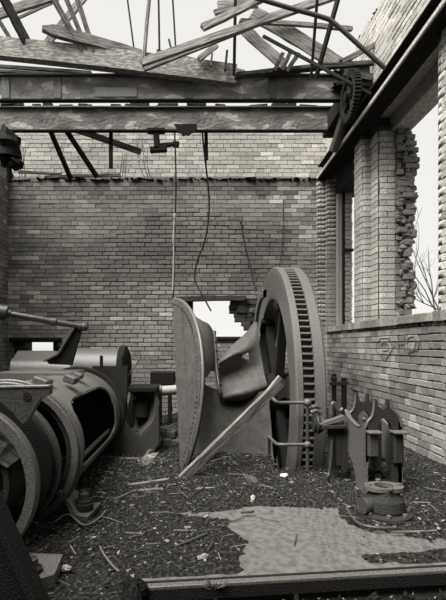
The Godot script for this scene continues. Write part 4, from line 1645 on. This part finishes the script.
	# pipe with its lever across the back
	var pp := thing("lever_pipe", "long tapering pipe with a ball end above the engine", "pipe", "", P(84, 328, 4.3))
	var ps := new_st()
	tube(ps, [P(-14, 309.5, 4.15), P(0, 312, 4.17), P(5, 313, 4.17), P(52, 321.5, 4.25), P(57, 322.5, 4.26), P(85, 327, 4.3)], [0.03, 0.03, 0.028, 0.032, 0.03, 0.024], 12)
	part("shaft", ps, "iron", pp)
	for q in [[2, 312.5, 4.17, 0.075, 0.1], [9, 314, 4.18, 0.045, 0.03], [53.5, 322, 4.25, 0.042, 0.05], [80, 326.5, 4.29, 0.036, 0.03]]:
		var c := new_st()
		var p := P(q[0], q[1], q[2])
		var dirv := (P(85, 327, 4.3) - P(0, 312, 4.17)).normalized()
		tube(c, [p - dirv * q[4] / 2, p + dirv * q[4] / 2], [q[3]], 14)
		part("collar", c, "iron", pp)
	var bl := new_st()
	rough_lump(bl, P(84.5, 327, 4.3), Vector3.ONE * 0.085, 2, 8, 12, 0.08)
	part("ball_end", bl, "iron", pp)
	# lever plate carrying it
	var lv := new_st()
	var lp := PackedVector2Array()
	for q in [[74, 327], [82, 329], [72, 365], [50, 364], [46, 360], [58, 353]]:
		var p := P(q[0], q[1], 4.32)
		lp.append(Vector2(p.x, p.y))
	prism(lv, lp, Transform3D(Basis(), Vector3(0, 0, -4.32)), 0.05)
	part("lever", lv, "iron_black", pp)
	var lr := new_st()
	bar(lr, P(74, 328, 4.28), P(58, 354, 4.28), 0.04, 0.02)
	bar(lr, P(58, 354, 4.28), P(44, 361, 4.28), 0.04, 0.02)
	part("lever_rib", lr, "iron_worn", pp)

	# sheet cowl and tank behind
	var cw := thing("cowl", "grey sheet cowl behind the engine below the small slot", "cowl", "", Vector3(-1.75, 0, -4.5))
	var cs := new_st()
	sheet(cs, [[P(18, 351.5, 5.3), P(35, 351.5, 5.3), P(52, 351.5, 5.3), P(60, 353, 5.3)], [P(14, 358, 5.05), P(33, 358, 5.05), P(54, 358, 5.05), P(66, 359, 5.05)], [P(10, 368, 4.85), P(33, 368, 4.85), P(56, 368, 4.85), P(70, 369, 4.85)], [P(8, 420, 4.8), P(33, 420, 4.8), P(56, 420, 4.8), P(72, 420, 4.8)]], 0.02, 5)
	part("sheet", cs, "iron_worn", cw)
	var tk := thing("tank", "horizontal cylinder tank with a dark rimmed end against the rear wall", "tank", "", P(110, 380, 5.6))
	var tx := Transform3D(Basis(Vector3(0, 0, 1), -PI / 2), Vector3(P(72, 372, 5.7).x, P(72, 371, 5.7).y, -5.7))
	var Lk := px(53, 5.7)
	var ts := new_st()
	lathe(ts, [[0.0, 0.0], [0.275, 0.0], [0.285, 0.01], [0.285, Lk], [0.0, Lk]], tx, 40)
	part("shell", ts, "iron_worn", tk)
	var te := new_st()
	lathe(te, [[0.2, Lk - 0.06], [0.315, Lk - 0.06], [0.32, Lk - 0.05], [0.32, Lk + 0.02], [0.25, Lk + 0.05], [0.0, Lk + 0.06]], tx, 40)
	part("end_ring", te, "iron_black", tk)
	var tl := new_st()
	span(tl, P(72, 0, 5.7).x + 0.1, P(72, 0, 5.7).x + 0.25, -0.02, 0.62, 5.6, 5.8, 0.01)
	span(tl, P(72, 0, 5.7).x + 0.45, P(72, 0, 5.7).x + 0.6, -0.02, 0.62, 5.6, 5.8, 0.01)
	part("cradle", tl, "iron_dark", tk)


func bolt(parent: Node3D, p: Vector3, r: float) -> void:
	var w := new_st()
	lathe(w, [[0.0, 0.0], [r * 1.7, 0.0], [r * 1.7, 0.02], [r * 1.2, 0.03], [0.0, 0.03]], Transform3D(Basis(), p), 20)
	part("washer", w, "iron_dark", parent)
	var n := new_st()
	lathe(n, [[0.0, 0.03], [r * 1.15, 0.03], [r * 1.15, 0.03 + r * 1.1], [r * 0.7, 0.035 + r * 1.2], [r * 0.6, 0.03 + r * 1.6], [0.0, 0.03 + r * 1.65]], Transform3D(Basis(), p), 6)
	part("nut", n, "iron", parent)


func build_pedestal() -> void:
	# bearing pedestal with a scooped side between engine and drum
	var pd := thing("bearing_pedestal", "iron bearing pedestal with a scooped hollow side between engine and drum", "pedestal", "", P(145, 455, 4.7))
	var d := 4.85
	var st := new_st()
	var tp := new_st()
	bar(tp, P(129, 388, d), P(159, 388, d), 0.4, 0.055, 0, 0.01)
	part("cap", tp, "iron_black", pd)
	# back plate and the two side cheeks with the scoop between
	var bp := PackedVector2Array()
	for q in [[130, 391], [158.5, 391], [158.5, 440], [150, 455], [124, 457], [118, 440], [126, 410]]:
		var p := P(q[0], q[1], d)
		bp.append(Vector2(p.x, p.y))
	prism(st, bp, Transform3D(Basis(), Vector3(0, 0, -d - 0.16)), 0.12)
	part("back_plate", st, "iron_dark", pd)
	var sc := new_st()
	sheet(sc, [[P(156, 392, d - 0.15), P(157.5, 405, d - 0.15), P(155, 421, d - 0.15), P(147, 430, d - 0.15), P(141, 436, d - 0.15)], [P(150, 392, d + 0.02), P(151, 405, d + 0.02), P(149, 417, d + 0.02), P(143, 427, d + 0.02), P(138, 432, d + 0.02)], [P(136, 392, d + 0.1), P(137, 405, d + 0.1), P(137, 416, d + 0.1), P(136, 424, d + 0.1), P(134, 429, d + 0.1)]], 0.04, 5)
	part("scoop", sc, "iron_worn", pd)
	var lb := new_st()
	var lp := PackedVector2Array()
	for q in [[119, 400], [130, 428], [141, 436], [149, 429], [156, 421], [158.5, 405], [159.5, 440], [152, 455], [118, 458], [112, 440]]:
		var p := P(q[0], q[1], d - 0.18)
		lp.append(Vector2(p.x, p.y))
	prism(lb, lp, Transform3D(Basis(), Vector3(0, 0, -d + 0.18)), 0.1)
	part("front_cheek", lb, "iron", pd)
	var br := new_st()
	lathe(br, [[0.06, 0.0], [0.1, 0.0], [0.1, 0.18], [0.06, 0.18], [0.06, 0.0]], Transform3D(Basis(), P(141, 416, d + 0.02)), 20)
	part("bush", br, "iron_dark", pd)
	var bs := new_st()
	bar(bs, P(124, 384, d - 0.1), P(126, 430, d - 0.1), 0.05, 0.06, 0, 0.01)
	part("side_bar", bs, "iron", pd)
	var lk := new_st()
	tube(lk, [P(127, 378, d - 0.12), P(141, 357, d - 0.1)], [0.009], 6)
	part("rod", lk, "iron_worn", pd)
	var bead := new_st()
	tube(bead, smooth_path([P(100, 458, 4.5), P(125, 459, 4.5), P(143, 459, 4.5), P(149, 452, 4.6), P(157, 446, 4.75), P(161, 438, 4.85)], 5), [0.022], 8)
	part("base_bead", bead, "iron_worn", pd)
	# shaft, and the black box behind it
	var sh := thing("drum_shaft", "short pale shaft between pedestal and drum cheek", "shaft", "", P(166, 391, 4.95))
	var ss := new_st()
	tube(ss, [P(157, 391, 4.95), P(176, 390, 4.98)], [px(5, 4.95)], 16)
	part("journal", ss, "iron_pale", sh)
	var s2 := new_st()
	tube(s2, [P(159, 391, 4.94), P(161.5, 391, 4.94)], [px(6, 4.95)], 16)
	part("collar", s2, "iron_worn", sh)
	var bx := new_st()
	cbox(bx, Transform3D(Basis(), P(163, 378, 6.2)), Vector3(px(24, 6.2), px(13, 6.2), 0.25), 0.012)
	span(bx, P(158, 0, 6.2).x, P(162, 0, 6.2).x, -0.02, 0.65, 6.12, 6.22, 0.01)
	span(bx, P(168, 0, 6.2).x, P(172, 0, 6.2).x, -0.02, 0.65, 6.12, 6.22, 0.01)
	tag(obj("black_box", bx, "iron_black"), "black iron box standing behind the shaft, left of the drum", "box")
	var bk := [[158, 441, 4.95], [167, 441, 4.95], [176, 442, 4.95], [162, 433, 5.0], [172, 433.5, 5.0]]
	for i in bk.size():
		var b := new_st()
		cbox(b, Transform3D(Basis(Vector3.UP, rng.randf_range(-0.15, 0.15)), P(bk[i][0], bk[i][1], bk[i][2])), Vector3(0.1, 0.08, 0.2), 0.01)
		tag(obj("loose_brick", b, tones[3]), ["soot-dark brick under the drum shaft, bottom row beside the pedestal", "soot-dark brick under the drum shaft, middle of the bottom row", "soot-dark brick under the drum shaft, bottom row against the drum cheek", "soot-dark brick on top of the little stack, beside the pedestal", "soot-dark brick on top of the little stack, against the drum cheek"][i], "brick", "bricks stacked under the drum shaft")


# ---------------------------------------------------------------- machine frame at the right
func build_right_frame() -> void:
	var fr := thing("machine_frame", "horned cast iron machine frame standing by the right wall", "machine frame", "", Vector3(1.4, 0, -3.55))
	var X0 := 1.265
	# bell-shaped end standards with two horns each
	for e in [[3.4, "iron_dark"], [3.8, "iron_dark"]]:
		var z: float = e[0]
		var st := new_st()
		prism(st, poly_of([0.0, 0.54, 0.018, 0.575, 0.048, 0.61, 0.062, 0.66, 0.06, 0.74, 0.088, 0.74, 0.094, 0.69, 0.128, 0.662, 0.162, 0.69, 0.168, 0.74, 0.197, 0.74, 0.195, 0.68, 0.225, 0.645, 0.258, 0.6, 0.272, 0.545, 0.272, 0.02, 0.2, 0.02, 0.2, 0.5, 0.188, 0.555, 0.16, 0.59, 0.128, 0.6, 0.1, 0.58, 0.085, 0.54, 0.08, 0.48, 0.08, 0.31, 0.05, 0.28, 0.0, 0.27]), Transform3D(Basis(), Vector3(X0, 0, -z)), 0.05)
		part("standard", st, e[1], fr)
		# lip along the top edge; the lit rim is put into its paler colour
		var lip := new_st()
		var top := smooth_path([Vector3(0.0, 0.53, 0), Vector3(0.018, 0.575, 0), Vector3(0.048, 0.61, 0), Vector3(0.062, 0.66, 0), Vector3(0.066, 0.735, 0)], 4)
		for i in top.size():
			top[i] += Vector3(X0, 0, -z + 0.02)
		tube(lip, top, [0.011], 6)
		part("standard_lit_rim", lip, "iron_worn", fr)
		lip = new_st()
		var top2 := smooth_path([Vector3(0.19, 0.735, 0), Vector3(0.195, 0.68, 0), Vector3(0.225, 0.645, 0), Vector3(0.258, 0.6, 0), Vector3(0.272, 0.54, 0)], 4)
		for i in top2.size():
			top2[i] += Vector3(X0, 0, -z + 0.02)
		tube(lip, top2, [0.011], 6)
		part("standard_lit_rim", lip, "iron_worn", fr)
	# side walls with a dipped top edge, tapering to the front foot
	for x in [X0, X0 + 0.262]:
		var sw := new_st()
		prism(sw, poly_of([3.375, 0.57, 3.42, 0.53, 3.5, 0.515, 3.6, 0.525, 3.72, 0.55, 3.825, 0.6, 3.825, 0.29, 3.7, 0.26, 3.6, 0.2, 3.54, 0.12, 3.52, 0.0, 3.375, 0.0]), Transform3D(Basis(Vector3.UP, PI / 2), Vector3(x, 0, 0)), 0.035)
		part("side_wall", sw, "iron_worn", fr)
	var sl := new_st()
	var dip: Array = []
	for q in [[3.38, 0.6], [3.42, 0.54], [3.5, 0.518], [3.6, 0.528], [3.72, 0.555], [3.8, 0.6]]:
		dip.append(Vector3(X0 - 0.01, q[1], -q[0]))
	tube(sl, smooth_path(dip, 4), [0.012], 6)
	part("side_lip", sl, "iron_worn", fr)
	# ledges in the opening, with the blocks beneath
	for q in [[0.0, 0.1, "iron_worn"], [0.185, 0.285, "iron_worn"]]:
		var l := new_st()
		span(l, X0 + q[0], X0 + q[1], 0.492, 0.512, 3.3, 3.42, 0.005)
		part("ledge", l, q[2], fr)
	var bk := new_st()
	span(bk, X0 + 0.01, X0 + 0.095, 0.31, 0.49, 3.34, 3.4, 0.015)
	part("slide_block", bk, "iron", fr)
	var bk3 := new_st()
	span(bk3, X0 + 0.2, X0 + 0.275, 0.26, 0.49, 3.34, 3.4, 0.015)
	part("slide_block", bk3, "iron_dark", fr)
	var bk2 := new_st()
	span(bk2, X0 + 0.115, X0 + 0.175, 0.1, 0.57, 3.5, 3.56, 0.01)
	part("slide_bar", bk2, "iron", fr)
	var bb := new_st()
	span(bb, X0 + 0.02, X0 + 0.25, 0.0, 0.1, 3.45, 3.85, 0.015)
	span(bb, X0 + 0.04, X0 + 0.24, 0.14, 0.18, 3.5, 3.6, 0.01)
	span(bb, X0 + 0.04, X0 + 0.24, 0.22, 0.25, 3.6, 3.7, 0.01)
	part("bed", bb, "iron_dark", fr)

	# bracket table and bearing between frame and flywheel
	var br := thing("bearing_bracket", "bracket with a wedge top and coiled bearing between flywheel and horned frame", "bracket", "", P(335, 465, 3.9))
	var wd := new_st()
	var wp := PackedVector2Array()
	for q in [[320, 424], [344, 415.5], [344, 420], [322, 426]]:
		var p := P(q[0], q[1], 3.7)
		wp.append(Vector2(p.x, p.y))
	prism(wd, wp, Transform3D(Basis(), Vector3(0, 0, -3.72)), 0.07)
	part("wedge", wd, "iron_worn", br)
	var tb := new_st()
	bar(tb, P(320, 426, 3.75), P(344, 425, 3.75), 0.16, 0.03)
	part("table", tb, "iron_dark", br)
	for q in [[331, 428, 331, 468], [338, 428, 338, 465], [344, 428, 344, 470]]:
		var lg := new_st()
		bar(lg, P(q[0], q[1], 3.75), P(q[2], q[3], 3.75), 0.04, 0.05, PI / 2, 0.005)
		part("leg", lg, "iron_dark", br)
	for k in 4:
		var c := new_st()
		var o := P(313 + k * 2.4, 424, 3.8)
		tube(c, [o, o + Vector3(0.014, 0, 0)], [0.085 - absf(k - 1.5) * 0.012], 20)
		part("bearing_ring", c, "iron" if k % 2 else "iron_dark", br)
	var ax := new_st()
	tube(ax, [P(318, 424, 3.8), P(332, 424, 3.8)], [0.04], 14)
	part("axle", ax, "iron", br)
	var ju := new_st()
	tube(ju, smooth_path([P(312, 408, 3.85), P(316, 406.5, 3.85), P(320, 408, 3.85)], 4), [0.022, 0.03, 0.022], 8)
	tube(ju, smooth_path([P(311, 413, 3.8), P(316, 411, 3.8), P(321, 413, 3.8)], 4), [0.02, 0.026, 0.02], 8)
	part("strap", ju, "iron", br)
	var hk := new_st()
	tube(hk, smooth_path([P(331, 418, 3.8), P(331.5, 407, 3.8), P(333.5, 403, 3.8), P(336, 407, 3.8), P(339, 411, 3.8), P(343, 409, 3.8)], 4), [0.02, 0.024, 0.024, 0.02], 8)
	part("hook", hk, "iron", br)
	var pi := new_st()
	tube(pi, smooth_path([P(332, 440, 3.7), P(331, 460, 3.7), P(329, 474, 3.7), P(326, 478, 3.65)], 4), [0.012], 6)
	part("drain_pipe", pi, "iron", br)

	# small valve gear on the wall side behind
	var vg := thing("wall_valve", "small dark valve gear on uprights against the far right wall", "valve", "", P(336, 400, 5.0))
	var vs := new_st()
	tube(vs, [P(334, 440, 5.0), P(334, 374, 5.0)], [0.025], 8)
	tube(vs, [P(344, 440, 5.0), P(344, 378, 5.0)], [0.03], 8)
	part("upright", vs, "iron_black", vg)
	var vb := new_st()
	bar(vb, P(330, 384, 5.0), P(348, 383, 5.0), 0.06, 0.04)
	rough_lump(vb, P(334, 379, 5.0), Vector3(0.07, 0.1, 0.07), 4, 6, 8, 0.2)
	part("crosshead", vb, "iron_dark", vg)


func build_valve() -> void:
	var va := thing("valve_body", "squat flanged iron valve body with an open top on the floor", "valve body", "", P(383, 522, 2.95))
	var c := P(384, 520, 3.0)
	c.y = 0.0
	var xf := Transform3D(Basis(), c)
	var st := new_st()
	lathe(st, [[0.09, 0.0], [0.125, 0.02], [0.135, 0.07], [0.125, 0.13], [0.095, 0.165], [0.085, 0.19], [0.06, 0.19], [0.06, 0.05]], xf, 36)
	part("body", st, "iron_dark", va)
	var fl := new_st()
	var poly := PackedVector2Array()
	for k in 48:
		var a := TAU * k / 48
		var r := 0.106 + 0.02 * cos(a * 2.0)
		poly.append(Vector2(cos(a), sin(a)) * r)
	var inner := PackedVector2Array()
	# flange as a ring of wedges
	for k in 48:
		var l := (k + 1) % 48
		var p0 := poly[k]
		var p1 := poly[l]
		var i0 := p0.normalized() * 0.062
		var i1 := p1.normalized() * 0.062
		for y in [[0.19, false], [0.215, true]]:
			var h: float = y[0]
			var q := [Vector3(p0.x, h, p0.y), Vector3(p1.x, h, p1.y), Vector3(i1.x, h, i1.y), Vector3(i0.x, h, i0.y)]
			quad_out(fl, c + q[0], c + q[1], c + q[2], c + q[3], c + Vector3(0, 0.2, 0))
		quad_out(fl, c + Vector3(p0.x, 0.19, p0.y), c + Vector3(p1.x, 0.19, p1.y), c + Vector3(p1.x, 0.215, p1.y), c + Vector3(p0.x, 0.215, p0.y), c + Vector3(0, 0.2, 0))
		quad_out(fl, c + Vector3(i0.x, 0.215, i0.y), c + Vector3(i1.x, 0.215, i1.y), c + Vector3(i1.x, 0.19, i1.y), c + Vector3(i0.x, 0.19, i0.y), c + Vector3(p0.x, 0.2, p0.y) * 2)
	part("top_flange", fl, "iron_worn", va)
	for k in 4:
		var a := TAU * k / 4 + PI / 4
		var b := new_st()
		lathe(b, [[0.018, 0.0], [0.018, 0.012], [0.0, 0.016]], Transform3D(Basis(), c + Vector3(cos(a + PI / 4) * 0.1, 0.215, sin(a + PI / 4) * 0.1)), 6)
		part("boss", b, "iron_worn", va)
	var ol := new_st()
	tube(ol, [c + Vector3(-0.08, 0.1, 0.02), c + Vector3(-0.13, 0.1, 0.05), c + Vector3(-0.14, 0.1, 0.055), c + Vector3(-0.165, 0.1, 0.06)], [0.045, 0.045, 0.052, 0.052], 18)
	part("outlet", ol, "iron", va)
	var bf := new_st()
	lathe(bf, [[0.0, 0.0], [0.175, 0.0], [0.175, 0.045], [0.13, 0.055], [0.0, 0.055]], xf, 36)
	part("base_flange", bf, "iron_dark", va)
	for k in 8:
		var a := TAU * k / 8 + 0.2
		var b := new_st()
		lathe(b, [[0.016, 0.0], [0.016, 0.018], [0.0, 0.022]], Transform3D(Basis(), c + Vector3(cos(a) * 0.15, 0.05, sin(a) * 0.15)), 6)
		part("bolt", b, "iron_worn", va)
	# flat iron hoop on the floor before it
	var hp := new_st()
	tube(hp, smooth_path([P(347, 508, 3.0), P(352, 517, 2.9), P(360, 524, 2.8), P(375, 527.5, 2.74), P(396, 528, 2.74)], 5), [0.01], 6)
	tag(obj("iron_hoop", hp, "iron"), "curved strip of flat iron lying before the valve body", "iron strip")


# ---------------------------------------------------------------- small things
func build_small_things() -> void:
	var list := [
		["loose_plank", "short grey board lying flat beside the engine pedestal", "plank", 143, 469, 155, 455, 0.1, 0.03, "wood_grey"],
		["loose_plank", "dark board end sticking out of the dirt below the drum", "plank", 240, 470, 254, 488, 0.08, 0.03, "wood_dark"],
		["loose_plank", "thin splintered lath on the dirt left of the leaning plank", "plank", 127, 489, 168, 483, 0.04, 0.015, "wood_grey"],
		["loose_plank", "thin lath on the dirt just below the splintered one", "plank", 132, 495, 163, 493, 0.03, 0.015, "wood_grey"],
		["loose_stick", "short dark stick on the dirt left of the bare concrete", "stick", 146, 551, 161, 550, 0.018, 0.02, "wood_dark"],
		["loose_stick", "pale stick on the dirt before the drum", "stick", 196, 493, 215, 492, 0.016, 0.015, "wood_pale"],
		["loose_stick", "dark sliver lying on the bare concrete", "stick", 241, 517, 254, 516, 0.014, 0.012, "wood_dark"],
		["loose_stick", "pale branch lying across the paving at the right", "stick", 391, 537, 446, 535, 0.009, 0.009, "wood_grey"]]
	for q in list:
		var a := ground(q[3], q[4]) + Vector3(0, 0.03, 0)
		var b := ground(q[5], q[6]) + Vector3(0, 0.03, 0)
		beam(q[0], q[1], q[2], a, b, q[8], q[7], q[9], "loose wood on the floor", 0.0, 0.8)
	for q in [["white_scrap", "larger white crumpled scrap lying below the handrail", 284, 481, 0.075, "white_scrap"], ["white_scrap", "white upright sliver standing at the edge of the bare concrete", 253, 504, 0.036, "white_scrap"], ["pale_stone", "pale stone chip lying on the dirt left of the bare concrete", 203, 565, 0.055, "stone_pale"], ["pale_stone", "pale lump by the pit edge, below the engine foot", 66, 577, 0.06, "stone_pale"], ["pale_stone", "small pale stone on the dirt below the dark sliver of board", 292, 487, 0.04, "stone_pale"], ["pale_stone", "pale cobble lying left of the leaning plank's foot", 150, 462, 0.1, "stone_pale"]]:
		var st := new_st()
		var g := ground(q[2], q[3])
		var sz: float = q[4]
		rough_lump(st, Vector3(g.x, 0.03 + sz * 0.2, g.z), Vector3(sz, sz * (1.6 if q[3] == 504 else 0.55), sz * 0.6), hash(q[1]), 6, 9, 0.5)
		tag(obj(q[0], st, q[5]), q[1], "scrap" if q[0] == "white_scrap" else "stone", "pale scraps on the floor")
	# wires in the dirt
	var w1 := new_st()
	tube(w1, smooth_path([ground(100, 556) + Vector3(0, 0.05, 0), ground(104, 570) + Vector3(0, 0.08, 0), ground(112, 577) + Vector3(0, 0.06, 0), ground(119, 580) + Vector3(0, 0.04, 0)], 5), [0.006], 6)
	tag(obj("bent_wire", w1, "twig_pale"), "looping thin root at the lower left of the dirt", "root")
	var w2 := new_st()
	tube(w2, smooth_path([ground(55, 530) + Vector3(0, 0.05, 0), ground(68, 527) + Vector3(0, 0.08, 0), ground(84, 535) + Vector3(0, 0.06, 0), ground(98, 527) + Vector3(0, 0.05, 0), ground(106, 518) + Vector3(0, 0.05, 0)], 5), [0.007], 6)
	tag(obj("bent_wire", w2, "twig_pale"), "crooked root lying beside the engine's bolted foot", "root")


# ---------------------------------------------------------------- plants
func branch(st: SurfaceTool, p: Vector3, dir: Vector3, L: float, r: float, depth: int, rg: RandomNumberGenerator) -> void:
	var pts: Array = [p]
	var q := p
	var dd := dir.normalized()
	for i in 4:
		dd = (dd + Vector3(rg.randf_range(-0.2, 0.2), rg.randf_range(-0.1, 0.2), rg.randf_range(-0.2, 0.2))).normalized()
		q += dd * L / 4
		pts.append(q)
	tube(st, pts, [r, r * 0.85, r * 0.7, r * 0.55, r * 0.4], 5)
	if depth > 0:
		for k in 3:
			var i := 1 + rg.randi() % 4
			branch(st, pts[i], dd + Vector3(rg.randf_range(-0.8, 0.8), rg.randf_range(-0.2, 0.6), rg.randf_range(-0.8, 0.8)), L * rg.randf_range(0.4, 0.65), r * 0.55, depth - 1, rg)


func build_plants() -> void:
	var rg := RandomNumberGenerator.new()
	rg.seed = 91
	var st := new_st()
	for q in [[440, 318, 4.6, 408, 262], [443, 318, 4.7, 420, 245], [436, 316, 4.6, 432, 250], [442, 312, 4.8, 410, 290]]:
		var a := P(q[0], q[1], q[2])
		var b := P(q[3], q[4], q[2])
		branch(st, a, b - a, a.distance_to(b), 0.008, 2, rg)
	tag(obj("bare_shrub", st, "twig"), "bare twiggy shrub growing in the tall near window", "shrub")
	for q in [["bare_twigs", "fine dry twigs on the ledge under the girder bracket", 148, 178, 7.3, -0.3, 0.5], ["bare_twigs", "fine dry twigs on the ledge near the left corner", 22, 178, 7.3, 0.2, 0.4], ["bare_twigs", "wisp of dry twigs on the ledge beside the drop bar", 122, 178, 7.3, 0.3, 0.35]]:
		var t := new_st()
		for k in 3:
			branch(t, P(q[2] + k * 3 - 3, q[3], q[4]), Vector3(q[5] + rg.randf_range(-0.4, 0.4), 1, 0), q[6], 0.008, 1, rg)
		tag(obj(q[0], t, "twig"), q[1], "twigs", "dry twigs on the ledge")
	var wd := new_st()
	for k in 16:
		var a := P(214 + rg.randf_range(-3, 3), 589, 2.16)
		var dir := Vector3(rg.randf_range(-1, 1), rg.randf_range(0.2, 0.8), rg.randf_range(0, 0.6))
		branch(wd, a, dir, 0.08, 0.003, 0, rg)
	tag(obj("weed", wd, "twig_pale"), "pale dried weed sprouting below the steel edge", "weed")
